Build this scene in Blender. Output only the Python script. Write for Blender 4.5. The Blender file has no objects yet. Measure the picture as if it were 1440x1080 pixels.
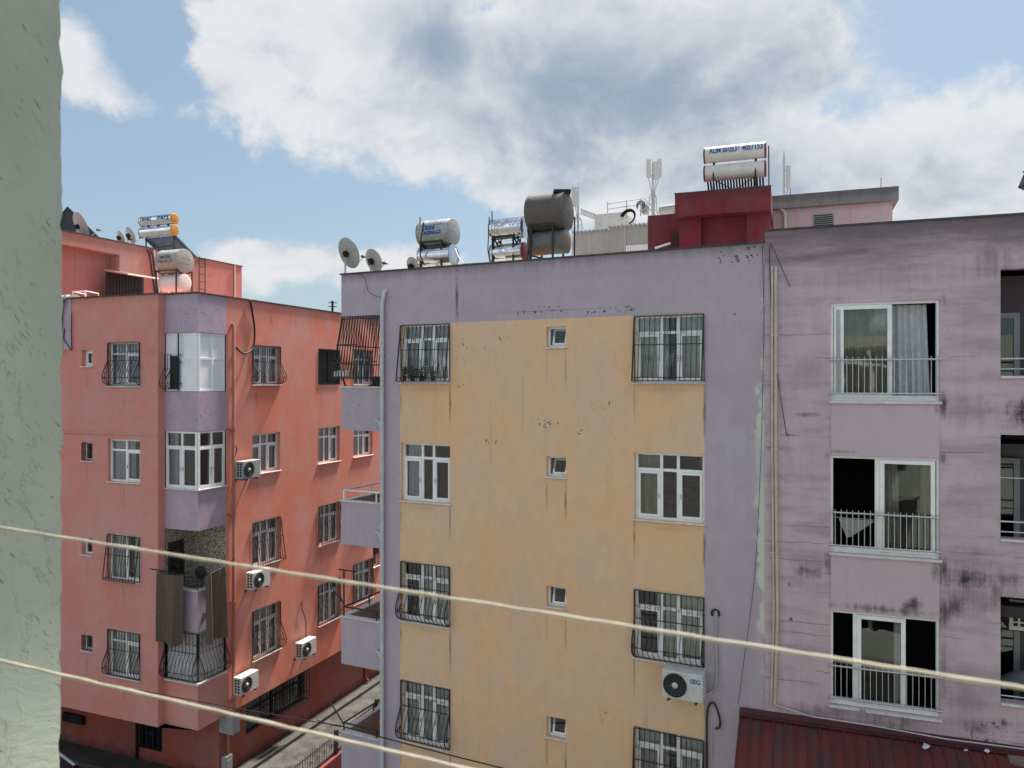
import bpy, bmesh, math, random
from mathutils import Vector, Matrix
rad = math.radians
random.seed(11)
scene = bpy.context.scene
COL = scene.collection
CAMZ, FPX, CX, HY = 12.5, 1081.0, 720.0, 538.0     # eye height, focal length and horizon of the photograph (1440 px wide)
SUN_AZ, SUN_EL = rad(30), rad(60)

def ray(px, py):
    return Vector(((px - CX) / FPX, 1.0, (HY - py) / FPX))
def at(px, py, depth):
    r = ray(px, py)
    return Vector((r.x * depth, depth, CAMZ + r.z * depth))

WM = {}
def wmat(o):
    return WM.get(o.name, Matrix.Identity(4))
def empty(name, M, label, cat, group=None, kind=None):
    o = bpy.data.objects.new(name, None)
    COL.objects.link(o)
    o.empty_display_size = 0.2
    o.matrix_basis = M
    WM[o.name] = M.copy()
    tag(o, label, cat, group, kind)
    return o
def tag(o, label=None, cat=None, group=None, kind=None):
    if label: o['label'] = label
    if cat: o['category'] = cat
    if group: o['group'] = group
    if kind: o['kind'] = kind
    return o
def T(x, y, z):
    return Matrix.Translation((x, y, z))
def RZ(a):
    return Matrix.Rotation(a, 4, 'Z')
def frame(o, x, y, z):
    """4x4 whose columns are three axes and an origin"""
    M = Matrix.Identity(4)
    for i, v in enumerate((x, y, z)):
        v = Vector(v).normalized()
        for k in range(3): M[k][i] = v[k]
    for k in range(3): M[k][3] = o[k]
    return M

class MB:
    """collects shapes; build() links them as one mesh object"""
    def __init__(s, M=None):
        s.v, s.f, s.mi, s.sm = [], [], [], []
        s.M = M or Matrix.Identity(4)
    def add(s, vs, fs, mi=0, smooth=False):
        b = len(s.v)
        s.v += [s.M @ Vector(p) for p in vs]
        for f in fs:
            s.f.append([b + i for i in f]); s.mi.append(mi); s.sm.append(smooth)
    def quad(s, a, b, c, d, mi=0):
        s.add([a, b, c, d], [(0, 1, 2, 3)], mi)
    def box(s, x0, x1, y0, y1, z0, z1, mi=0, bev=0.0):
        if x1 < x0: x0, x1 = x1, x0
        if y1 < y0: y0, y1 = y1, y0
        if z1 < z0: z0, z1 = z1, z0
        if bev <= 0:
            vs = [(x, y, z) for z in (z0, z1) for y in (y0, y1) for x in (x0, x1)]
            s.add(vs, [(0, 2, 3, 1), (4, 5, 7, 6), (0, 1, 5, 4), (2, 6, 7, 3), (0, 4, 6, 2), (1, 3, 7, 5)], mi)
            return
        bm = bmesh.new()
        bmesh.ops.create_cube(bm, size=1)
        for v in bm.verts:
            v.co = Vector(((x0 + x1) / 2 + v.co.x * (x1 - x0), (y0 + y1) / 2 + v.co.y * (y1 - y0), (z0 + z1) / 2 + v.co.z * (z1 - z0)))
        bmesh.ops.bevel(bm, geom=bm.edges[:], offset=bev, segments=2, affect='EDGES', profile=0.5)
        s.addbm(bm, mi)
    def addbm(s, bm, mi=0, smooth=False):
        bm.verts.index_update()
        s.add([v.co.copy() for v in bm.verts], [[v.index for v in f.verts] for f in bm.faces], mi, smooth)
        bm.free()
    def bar(s, a, b, w, d=None, mi=0):
        """square bar between two points"""
        s.tube([a, b], w * 0.7071, 4, mi, False)
    def tube(s, pts, r, n=8, mi=0, smooth=True, cap=True):
        pts = [Vector(p) for p in pts]
        rs = r if isinstance(r, (list, tuple)) else [r] * len(pts)
        rings, fs = [], []
        t0 = (pts[1] - pts[0]).normalized()
        up = Vector((0, 0, 1)) if abs(t0.z) < 0.9 else Vector((1, 0, 0))
        u = t0.cross(up).normalized()
        for i, p in enumerate(pts):
            t = (pts[min(i + 1, len(pts) - 1)] - pts[max(i - 1, 0)])
            t = t.normalized() if t.length > 1e-9 else t0
            u = (u - t * u.dot(t))
            u = u.normalized() if u.length > 1e-6 else t.orthogonal().normalized()
            w = t.cross(u)
            off = math.pi / 4 if n == 4 else 0
            rings.append([p + (u * math.cos(off + 2 * math.pi * k / n) + w * math.sin(off + 2 * math.pi * k / n)) * rs[i] for k in range(n)])
        vs = [q for rg in rings for q in rg]
        for i in range(len(pts) - 1):
            for k in range(n):
                fs.append((i * n + k, i * n + (k + 1) % n, (i + 1) * n + (k + 1) % n, (i + 1) * n + k))
        s.add(vs, fs, mi, smooth)
        if cap:
            s.add(rings[0], [tuple(range(n))[::-1]], mi); s.add(rings[-1], [tuple(range(n))], mi)
    def lathe(s, prof, M, n=32, mi=0, smooth=True, hard=False):
        """profile of (radius, height) spun about the z axis of M"""
        if hard:
            for i in range(len(prof) - 1): s.lathe(prof[i:i + 2], M, n, mi, smooth)
            return
        vs, fs = [], []
        for (r, h) in prof:
            for k in range(n):
                a = 2 * math.pi * k / n
                vs.append(M @ Vector((r * math.cos(a), r * math.sin(a), h)))
        for i in range(len(prof) - 1):
            for k in range(n):
                fs.append((i * n + k, i * n + (k + 1) % n, (i + 1) * n + (k + 1) % n, (i + 1) * n + k))
        s.add(vs, fs, mi, smooth)
    def prism(s, poly, h0, h1, M, mi=0):
        n = len(poly)
        vs = [M @ Vector((x, y, h0)) for x, y in poly] + [M @ Vector((x, y, h1)) for x, y in poly]
        fs = [tuple(range(n))[::-1], tuple(range(n, 2 * n))] + [(k, (k + 1) % n, n + (k + 1) % n, n + k) for k in range(n)]
        s.add(vs, fs, mi)
    def ring(s, c, r, t, axis_u, axis_v, n=14, mi=0, a0=0, a1=2 * math.pi):
        pts = [Vector(c) + Vector(axis_u) * r * math.cos(a0 + (a1 - a0) * k / n) + Vector(axis_v) * r * math.sin(a0 + (a1 - a0) * k / n) for k in range(n + 1)]
        s.tube(pts, t, 4, mi, False)
    def build(s, name, mats, parent=None, world=False, **tags):
        me = bpy.data.meshes.new(name)
        W = Matrix.Identity(4)
        if parent is not None and world:
            W = wmat(parent).inverted()
        me.from_pydata([tuple(W @ v) for v in s.v], [], s.f)
        if not isinstance(mats, (list, tuple)): mats = [mats]
        for m in mats: me.materials.append(m)
        me.polygons.foreach_set('material_index', s.mi)
        me.polygons.foreach_set('use_smooth', s.sm)
        me.update()
        o = bpy.data.objects.new(name, me)
        COL.objects.link(o)
        if parent is not None:
            o.parent = parent
            WM[o.name] = wmat(parent)
        tag(o, **tags)
        return o

def single(name, mb, mats, M, label, cat, group=None, kind=None):
    """a thing that is one mesh, with its origin at M"""
    inv = M.inverted()
    mb.v = [inv @ v for v in mb.v]
    o = mb.build(name, mats)
    o.matrix_basis = M
    WM[o.name] = M.copy()
    return tag(o, label, cat, group, kind)

# ---------------------------------------------------------------- materials
def lin(r, g, b):
    f = lambda c: (c / 255 / 12.92) if c <= 10 else (((c / 255) + 0.055) / 1.055) ** 2.4
    return (f(r), f(g), f(b), 1)

class G:
    def __init__(s, nt):
        s.nt = nt
        for n in list(nt.nodes): nt.nodes.remove(n)
    def N(s, t, ins=None, **props):
        n = s.nt.nodes.new(t)
        for k, v in props.items(): setattr(n, k, v)
        for k, v in (ins or {}).items():
            i = n.inputs[k]
            if isinstance(v, bpy.types.NodeSocket): s.nt.links.new(v, i)
            else: i.default_value = v
        return n
    def m(s, op, a, b=0.0, c=0.0, clamp=False):
        return s.N('ShaderNodeMath', {0: a, 1: b, 2: c}, operation=op, use_clamp=clamp).outputs[0]
    def vm(s, op, a, b=(0, 0, 0)):
        n = s.N('ShaderNodeVectorMath', {0: a, 1: b}, operation=op)
        return n.outputs['Value'] if op in ('LENGTH', 'DOT_PRODUCT') else n.outputs[0]
    def mix(s, f, a, b, blend='MIX'):
        return s.N('ShaderNodeMix', {0: f, 6: a, 7: b}, data_type='RGBA', blend_type=blend).outputs[2]
    def noise(s, vec, scale, detail=3.0, rough=0.5, dist=0.0):
        return s.N('ShaderNodeTexNoise', {'Vector': vec, 'Scale': scale, 'Detail': detail, 'Roughness': rough, 'Distortion': dist}).outputs[0]
    def ss(s, x, lo, hi, a=0.0, b=1.0):
        return s.N('ShaderNodeMapRange', {'Value': x, 'From Min': lo, 'From Max': hi, 'To Min': a, 'To Max': b}, interpolation_type='SMOOTHSTEP').outputs[0]
    def obj(s):
        return s.N('ShaderNodeTexCoord').outputs['Object']
    def sep(s, v):
        n = s.N('ShaderNodeSeparateXYZ', {0: v}); return n.outputs
    def scale(s, v, x, y, z):
        return s.vm('MULTIPLY', v, (x, y, z))
    def bump(s, h, strength, dist=0.01):
        return s.N('ShaderNodeBump', {'Height': h, 'Strength': strength, 'Distance': dist}).outputs[0]
    def out(s, sh):
        s.N('ShaderNodeOutputMaterial', {0: sh})
    def bsdf(s, col, rough=0.8, metal=0.0, normal=None, spec=0.3, **kw):
        ins = {'Base Color': col, 'Roughness': rough, 'Metallic': metal, 'Specular IOR Level': spec}
        if normal is not None: ins['Normal'] = normal
        ins.update(kw)
        return s.N('ShaderNodeBsdfPrincipled', ins).outputs[0]

def newmat(name):
    m = bpy.data.materials.new(name); m.use_nodes = True
    return m, G(m.node_tree)

def basic(name, col, rough=0.6, metal=0.0, var=0.15, vscale=6.0, spec=0.3, grime=0.0, bump=0.0, stretch=(1, 1, 1)):
    """a plain paint / metal / plastic with soft unevenness and grime"""
    m, g = newmat(name)
    co = g.scale(g.obj(), *stretch)
    n = g.noise(co, vscale, 5.0, 0.6)
    f = g.ss(n, 0.25, 0.75, 1 - var, 1 + var)
    c = g.vm('SCALE', col[:3]); sc = c.node; g.nt.links.new(f, sc.inputs['Scale'])
    if grime:
        n2 = g.noise(co, vscale * 2.7, 6.0, 0.7)
        c = g.mix(g.ss(n2, 0.5, 0.72, 0, grime), c, (0.05, 0.045, 0.04, 1))
    nm = g.bump(g.noise(co, vscale * 8, 3.0), bump) if bump else None
    g.out(g.bsdf(c, g.ss(n, 0.2, 0.8, rough * 0.85, min(1, rough * 1.15)), metal, nm, spec))
    return m

def plaster(name, base, axis='x', second=None, split=None, stains=(), chips=(), top=None, streak=0.25, mott=0.14,
            lines=None, bump=0.25, fade=None, base_dirt=None, dirt=(0.07, 0.062, 0.058, 1), patches=(), cracks=0.0, bands=0.0):
    """weathered painted plaster. stains: (u, z, half width, half height, strength); chips: same, zones of flaked paint"""
    m, g = newmat(name)
    oc = g.obj()
    X, Y, Z = g.sep(oc)
    U = X if axis == 'x' else Y
    co = g.N('ShaderNodeCombineXYZ', {0: U, 1: g.m('ADD', X, Y), 2: Z}).outputs[0]
    u2 = g.N('ShaderNodeCombineXYZ', {0: U, 1: 0.0, 2: Z}).outputs[0]
    big = g.noise(co, 0.55, 4.0, 0.6)
    mid = g.noise(co, 3.0, 6.0, 0.65)
    fine = g.noise(co, 22.0, 4.0, 0.6)
    col = base
    if second:
        edge = g.m('ADD', U, g.m('MULTIPLY', g.m('SUBTRACT', g.noise(co, 14.0, 3.0), 0.5), 0.04))
        zed = g.m('ADD', Z, g.m('MULTIPLY', g.m('SUBTRACT', g.noise(co, 11.0, 3.0), 0.5), 0.03))
        k = g.m('MULTIPLY', g.m('GREATER_THAN', edge, split[0]), g.m('LESS_THAN', edge, split[1]))
        k = g.m('MULTIPLY', k, g.m('LESS_THAN', zed, split[2]))
        col = g.mix(k, base, second)
    hsv = g.N('ShaderNodeHueSaturation', {'Hue': 0.5, 'Saturation': g.ss(big, 0.3, 0.7, 0.86, 1.1), 'Value': g.ss(g.m('ADD', g.m('MULTIPLY', big, 0.55), g.m('MULTIPLY', mid, 0.45)), 0.3, 0.7, 1 - mott, 1 + mott), 'Fac': 1.0, 'Color': col}).outputs[0]
    col = hsv
    if fade:      # pale, washed out patches
        pv = g.noise(g.scale(co, 1.0, 1.0, 0.6), 1.7, 7.0, 0.7)
        col = g.mix(g.ss(pv, 0.54, 0.72, 0, fade[1]), col, fade[0])
    for (u, z, su, sz, c, a) in patches:
        d = g.vm('LENGTH', g.vm('MULTIPLY', g.vm('SUBTRACT', u2, (u, 0, z)), (1 / su, 0, 1 / sz)))
        k = g.m('MULTIPLY_ADD', g.m('ADD', g.m('SUBTRACT', 1.0, d), g.m('MULTIPLY', g.m('SUBTRACT', mid, 0.5), 3.0)), 3.0, 0.0, True)
        col = g.mix(g.m('MULTIPLY', k, a), col, c)
    if bands:     # horizontal board-like weathering
        bn = g.noise(g.scale(co, 0.35, 0.35, 3.4), 1.0, 6.0, 0.68)
        col = g.mix(g.ss(bn, 0.42, 0.68, 0, bands), col, (.13, .115, .125, 1))
    # rain streaks
    sn = g.noise(g.scale(co, 7.0, 7.0, 0.22), 1.0, 5.0, 0.62)
    mask = g.ss(sn, 0.52, 0.74, 0, streak)
    mask = g.m('MULTIPLY', mask, g.ss(big, 0.3, 0.65, 0.35, 1.0))
    if top:
        zt, ln, st = top
        sn_ = g.noise(g.scale(co, 0.4, 0.4, 4.0), 1.0, 6.0, 0.7) if bands else sn
        k = g.m('ADD', g.ss(Z, zt - ln, zt, 0.0, 1.0), g.m('MULTIPLY', g.m('SUBTRACT', sn_, 0.5), 1.1))
        k = g.m('MULTIPLY', k, g.ss(Z, zt - ln * 1.6, zt, 0.0, 1.0))
        mask = g.m('MAXIMUM', mask, g.m('MULTIPLY', g.ss(k, 0.15, 0.95), st))
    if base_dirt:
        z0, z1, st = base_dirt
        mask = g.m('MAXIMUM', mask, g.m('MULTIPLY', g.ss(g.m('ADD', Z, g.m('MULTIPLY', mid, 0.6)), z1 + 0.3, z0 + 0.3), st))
    wob = g.m('MULTIPLY', g.m('SUBTRACT', g.m('ADD', g.m('ADD', g.m('MULTIPLY', mid, 0.5), g.m('MULTIPLY', fine, 0.15)), g.m('MULTIPLY', sn, 0.35)), 0.5), 4.2)
    for (u, z, su, sz, st) in stains:
        d = g.vm('LENGTH', g.vm('MULTIPLY', g.vm('SUBTRACT', u2, (u, 0, z)), (1 / su, 0, 1 / sz)))
        k = g.m('MULTIPLY', g.ss(g.m('ADD', g.m('SUBTRACT', 1.0, d), wob), 0.05, 1.25), st)
        mask = g.m('MAXIMUM', mask, k)
    if lines:     # board marks / joints
        bw, bh, st, sq = lines
        zz = g.m('ADD', g.m('DIVIDE', Z, bh), g.m('MULTIPLY', g.m('SUBTRACT', g.noise(co, 0.9, 4.0, .65), 0.5), 0.5))
        row = g.m('FLOOR', zz); off = g.m('FRACT', g.m('MULTIPLY', g.m('SINE', g.m('MULTIPLY', row, 12.99)), 43.76))
        dist_ = g.m('ABSOLUTE', g.m('SUBTRACT', g.m('FRACT', zz), g.m('ADD', 0.2, g.m('MULTIPLY', off, 0.6))))
        dash = g.noise(g.N('ShaderNodeCombineXYZ', {0: g.m('MULTIPLY', U, bw), 1: g.m('MULTIPLY', row, 7.31), 2: 0.0}).outputs[0], 1.0, 2.0, .5)
        wid = g.m('MULTIPLY', g.ss(dash, 0.46, 0.66), 0.03)
        lm = g.ss(g.m('SUBTRACT', g.m('MULTIPLY', wid, g.m('ADD', 0.5, fine)), dist_), -0.012, 0.012)
        lm = g.m('MULTIPLY', lm, g.ss(dash, 0.5, 0.6))
        mask = g.m('MAXIMUM', mask, g.m('MULTIPLY', lm, st))
    if cracks:
        cn = g.noise(co, 1.1, 8.0, 0.62, 0.4)
        ck = g.m('LESS_THAN', g.m('ABSOLUTE', g.m('SUBTRACT', cn, 0.5)), 0.0035)
        ck = g.m('MULTIPLY', ck, g.ss(g.noise(co, 0.8, 2.0), 0.52, 0.62))
        mask = g.m('MAXIMUM', mask, g.m('MULTIPLY', ck, cracks))
    col = g.mix(mask, col, dirt)
    hgt = g.m('ADD', g.m('MULTIPLY', fine, 0.5), g.m('MULTIPLY', mid, 0.9))
    if chips:
        zone = None
        for (u, z, su, sz, st) in chips:
            d = g.vm('LENGTH', g.vm('MULTIPLY', g.vm('SUBTRACT', u2, (u, 0, z)), (1 / su, 0, 1 / sz)))
            k = g.m('MULTIPLY', g.ss(d, 1.15, 0.5), st)
            zone = k if zone is None else g.m('MAXIMUM', zone, k)
        cn = g.noise(g.scale(co, 0.8, 0.8, 1.0), 11.5, 5.0, 0.55, 0.5)
        k = g.ss(g.m('ADD', cn, g.m('MULTIPLY', zone, 0.2)), 0.745, 0.785)
        k = g.m('MULTIPLY', k, g.m('MINIMUM', 1.0, g.m('MULTIPLY', zone, 3.0)))
        cc = g.mix(g.ss(fine, 0.4, 0.6), (0.055, 0.05, 0.045, 1), (0.16, 0.15, 0.14, 1))
        col = g.mix(k, col, cc)
        hgt = g.m('SUBTRACT', hgt, g.m('MULTIPLY', k, 0.8))
    g.out(g.bsdf(col, 0.9, 0.0, g.bump(hgt, bump, 0.02), 0.15))
    return m

def glass(name, tint=(0.95, 0.97, 0.96), refl=1.0):
    m, g = newmat(name)
    fr = g.N('ShaderNodeFresnel', {'IOR': 1.62}).outputs[0]
    co = g.obj()
    nm = g.bump(g.noise(co, 1.6, 2.0), 0.05, 0.05)
    t = g.N('ShaderNodeBsdfTransparent', {'Color': (*tint, 1)}).outputs[0]
    gl = g.N('ShaderNodeBsdfGlossy', {'Color': (0.95, 0.97, 1, 1), 'Roughness': 0.02, 'Normal': nm}).outputs[0]
    g.out(g.N('ShaderNodeMixShader', {0: g.m('MULTIPLY', fr, refl * 1.6, 0, True), 1: t, 2: gl}).outputs[0])
    return m

def cloth(name, col, trans=0.25, stripe=0.0):
    m, g = newmat(name)
    co = g.obj()
    n = g.noise(co, 9.0, 4.0)
    c = g.mix(g.ss(n, 0.3, 0.7), tuple(x * 0.86 for x in col[:3]) + (1,), col)
    d = g.N('ShaderNodeBsdfDiffuse', {'Color': c}).outputs[0]
    t = g.N('ShaderNodeBsdfTranslucent', {'Color': c}).outputs[0]
    g.out(g.N('ShaderNodeMixShader', {0: trans, 1: d, 2: t}).outputs[0])
    return m

# window positions reused by stain lists are filled in below, so the plasters are made in the building sections
M_PVC = basic('white_pvc', (0.80, 0.80, 0.80, 1), 0.35, 0, 0.06, 3.0, 0.5, 0.12)
M_SILL = basic('marble_sill', (0.6, 0.59, 0.57, 1), 0.5, 0, 0.12, 6.0, 0.4, 0.35)
M_IRON = basic('black_iron', (0.028, 0.026, 0.026, 1), 0.6, 0.0, 0.3, 20.0, 0.4)
M_RUSTIRON = basic('rusty_iron', (0.05, 0.03, 0.024, 1), 0.7, 0.0, 0.4, 14.0, 0.3)
M_STEEL = basic('brushed_steel', (0.5, 0.51, 0.53, 1), 0.32, 0.85, 0.1, 10.0)
M_GLASS = glass('window_glass')
M_DARKGLASS = glass('dark_glass', (0.35, 0.4, 0.42))
M_TULLE = cloth('tulle_curtain', (0.74, 0.75, 0.70, 1), 0.2)
M_GREYCURT = cloth('grey_curtain', (0.58, 0.59, 0.62, 1), 0.2)
M_BEIGECURT = cloth('beige_curtain', (0.5, 0.47, 0.38, 1), 0.35)
M_ROOM = basic('room_paint', (0.3, 0.28, 0.25, 1), 0.9, 0, 0.1, 2.0)
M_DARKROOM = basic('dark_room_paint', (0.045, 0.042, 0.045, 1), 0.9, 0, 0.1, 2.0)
M_DARK = basic('black_plastic', (0.012, 0.012, 0.014, 1), 0.6, 0, 0.2, 8.0)
M_CABLE = basic('black_cable', (0.015, 0.015, 0.016, 1), 0.55, 0, 0.1, 5.0)
M_PIPE = basic('grey_white_pipe', (0.5, 0.51, 0.52, 1), 0.45, 0, 0.1, 4.0, 0.4, 0.25)
M_CREAMPIPE = basic('cream_pipe', (0.5, 0.44, 0.36, 1), 0.5, 0, 0.12, 4.0, 0.4, 0.3)
M_ACWHITE = basic('white_casing', (0.55, 0.55, 0.53, 1), 0.4, 0, 0.08, 5.0, 0.4, 0.2)
M_ACGREY = basic('grey_casing', (0.34, 0.35, 0.35, 1), 0.5, 0, 0.1, 5.0, 0.4, 0.3)
M_BLUE = basic('blue_lettering', (0.02, 0.09, 0.3, 1), 0.5, 0, 0.3, 30.0)
M_GREYTXT = basic('grey_lettering', (0.1, 0.1, 0.12, 1), 0.6, 0, 0.5, 40.0)
M_CONC = basic('roof_concrete', (0.3, 0.28, 0.26, 1), 0.95, 0, 0.25, 3.0, 0.2, 0.4, 0.3)
M_COPING = basic('dark_coping', (0.075, 0.07, 0.07, 1), 0.9, 0, 0.4, 5.0, 0.2, 0.5)

# ---------------------------------------------------------------- facades
class Fac:
    """a vertical face of a building: u along it, y into the building, z up. L places it in the root's space"""
    def __init__(s, root, L=None):
        s.root = root; s.L = L or Matrix.Identity(4)
        s.W = wmat(root) @ s.L; s.inv = s.W.inverted()
    def u(s, px, y=0.0):
        o = s.inv @ Vector((0, 0, CAMZ)); d = s.inv.to_3x3() @ ray(px, HY)
        return o.x + d.x * (y - o.y) / d.y
    def z(s, px, py, y=0.0):
        o = s.inv @ Vector((0, 0, CAMZ)); d = s.inv.to_3x3() @ ray(px, py)
        return o.z + d.z * (y - o.y) / d.y
    def mb(s):
        return MB(s.L)
    def M(s, u, y, z):
        return s.W @ T(u, y, z)

def wall(mb, u0, u1, z0, z1, holes=(), depth=0.2, y=0.0, mi=0, extra=()):
    """wall sheet with openings and their reveals; holes (u0, u1, z0, z1)"""
    us = sorted({u0, u1, *[h[0] for h in holes], *[h[1] for h in holes], *extra})
    zs = sorted({z0, z1, *[h[2] for h in holes], *[h[3] for h in holes]})
    us = [a for a in us if u0 - 1e-6 <= a <= u1 + 1e-6]; zs = [a for a in zs if z0 - 1e-6 <= a <= z1 + 1e-6]
    for i in range(len(us) - 1):
        for k in range(len(zs) - 1):
            cu, cz = (us[i] + us[i + 1]) / 2, (zs[k] + zs[k + 1]) / 2
            if any(h[0] < cu < h[1] and h[2] < cz < h[3] for h in holes): continue
            mb.quad((us[i], y, zs[k]), (us[i + 1], y, zs[k]), (us[i + 1], y, zs[k + 1]), (us[i], y, zs[k + 1]), mi)
    for h in holes:
        a, b, c, d = h[:4]
        e = y + depth
        mb.quad((a, y, c), (a, y, d), (a, e, d), (a, e, c), mi)
        mb.quad((b, y, d), (b, y, c), (b, e, c), (b, e, d), mi)
        mb.quad((a, y, d), (b, y, d), (b, e, d), (a, e, d), mi)
        mb.quad((b, y, c), (a, y, c), (a, e, c), (b, e, c), mi)

def curtain(fac, win, u0, u1, z0, z1, y, mat, folds=None, amp=0.03, seed=0, lean=0.0):
    mb = fac.mb(); n = max(16, int((u1 - u0) * 60)); rows = 5
    rnd = random.Random(seed); ph = rnd.random() * 6; fr = (folds or (u1 - u0) * 9) * 2 * math.pi
    vs, fs = [], []
    for j in range(rows + 1):
        t = j / rows
        for i in range(n + 1):
            s_ = i / n
            w = amp * (0.5 + 0.5 * (1 - t)) * (math.sin(fr * s_ + ph + 0.6 * math.sin(2 * t)) + 0.5 * math.sin(fr * 0.43 * s_ + 2 * ph))
            vs.append((u0 + (u1 - u0) * s_ + lean * (1 - t) * s_, y + w, z0 + (z1 - z0) * t))
    for j in range(rows):
        for i in range(n):
            a = j * (n + 1) + i
            fs.append((a, a + 1, a + n + 2, a + n + 1))
    mb.add(vs, fs, 0, True)
    return mb.build('curtain', mat, win)

def sash(mb, a, b, c, d, w, y0, y1):
    mb.box(a, b, y0, y1, c, c + w); mb.box(a, b, y0, y1, d - w, d)
    mb.box(a, a + w, y0, y1, c + w, d - w); mb.box(b - w, b, y0, y1, c + w, d - w)

def belly(z, z0, z1, mid, out):
    """outward bulge of a pot-belly grille at height z"""
    t = (z - z0) / (mid - z0)
    if t >= 1: return 0.03
    t = max(0, t)
    return 0.03 + out * (math.sin(math.pi * min(1, t) ** 0.62)) ** 1.15

def grille(fac, win, u0, u1, z0, z1, kind, n=None, scroll=True, mat=None, out=0.24, nm='grille'):
    mb = fac.mb(); mat = mat or M_IRON
    n = n or max(5, round((u1 - u0) / 0.115))
    us = [u0 + 0.015 + (u1 - u0 - 0.03) * i / n for i in range(n + 1)]
    r = 0.0085; mid = z0 + (z1 - z0) * 0.58
    if kind == 'flat':
        for u in us: mb.tube([(u, -0.02, z0 + 0.02), (u, -0.02, z1 - 0.02)], r, 4, 0, False)
        for z in (z0 + 0.03, z0 + (z1 - z0) * 0.5, z1 - 0.03): mb.tube([(u0 + 0.01, -0.02, z), (u1 - 0.01, -0.02, z)], 0.012, 4, 0, False)
    elif kind == 'slant':
        f = lambda z: -(0.03 + out * 0.9 * (z1 - z) / (z1 - z0))
        for u in us:
            mb.tube([(u, f(z1), z1 - 0.02), (u, f(z0), z0 + 0.03), (u, -0.01, z0 + 0.03)], r, 4, 0, False)
        for z in (z1 - 0.02, z0 + (z1 - z0) * 0.56, z0 + 0.1, z0 + 0.03): mb.tube([(u0, f(z), z), (u1, f(z), z)], 0.013, 4, 0, False)
        for u in (u0, u1):
            for z in (z0 + 0.03, z0 + (z1 - z0) * 0.56): mb.tube([(u, f(z), z), (u, 0.0, z)], 0.011, 4, 0, False)
            mb.tube([(u, -0.03, z1 - 0.02), (u, -0.01, z0 + 0.03)], 0.012, 4, 0, False)
            mb.tube([(u, f(z1), z1 - 0.02), (u, f(z0), z0 + 0.03)], 0.014, 4, 0, False)
        if scroll:
            z = z0 + (z1 - z0) * 0.72
            for i in range(0, n - 1, 3):
                uc = (us[i] + us[i + 1]) / 2
                for s_ in (-1, 1): mb.ring((uc + s_ * 0.035, f(z) - 0.004, z + 0.02), 0.03, 0.005, (1, 0, 0), (0, 0, 1), 10)
            z = z0 + (z1 - z0) * 0.35
            for i in (n // 4, n * 5 // 8):
                for s_ in (-1, 1):
                    for q in (-1, 1): mb.ring((us[i] + s_ * 0.04, f(z), z + q * 0.035), 0.034, 0.005, (1, 0, 0), (0, 0, 1), 10)
    else:
        B = lambda z: -belly(z, z0 + 0.02, z1, mid, out)
        zs = [z0 + 0.02 + (mid - z0 - 0.02) * k / 9 for k in range(10)] + [z1 - 0.02]
        for u in us: mb.tube([(u, B(z), z) for z in zs[::-1]] + [(u, -0.005, z0 + 0.02)], r, 4, 0, False)
        zm = z0 + (mid - z0) * 0.33
        for z in (z1 - 0.02, mid, z0 + 0.02): mb.tube([(u0, B(z), z), (u1, B(z), z)], 0.012, 4, 0, False)
        mb.tube([(u0, 0, zm), (u0, B(zm), zm), (u1, B(zm), zm), (u1, 0, zm)], 0.009, 4, 0, False)
        for u, sg in ((u0, -1), (u1, 1)):       # the bulging cheeks at both ends
            mb.tube([(u, B(z), z) for z in zs[::-1]], 0.012, 4, 0, False)
            mb.tube([(u, -0.005, z1 - 0.02), (u, -0.005, z0 + 0.02)], 0.012, 4, 0, False)
            for q in (0.3, 0.65): mb.tube([(u, B(z) * q, z) for z in zs[:-1]], 0.007, 4, 0, False)
            mb.ring((u + sg * 0.004, B(zm) * 0.55, zm), 0.05, 0.006, (0, 1, 0), (0, 0, 1), 10)
        if scroll:
            for zc in (z1 - (z1 - z0) * 0.24, zm):
                for i in range(0, n, 2):
                    uc = (us[i] + us[i + 1]) / 2
                    for s_ in (-1, 1): mb.ring((uc + s_ * 0.026, B(zc) - 0.006, zc), 0.026, 0.005, (1, 0, 0), (0, 0, 1), 9)
    return mb.build(nm, mat, win)

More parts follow.
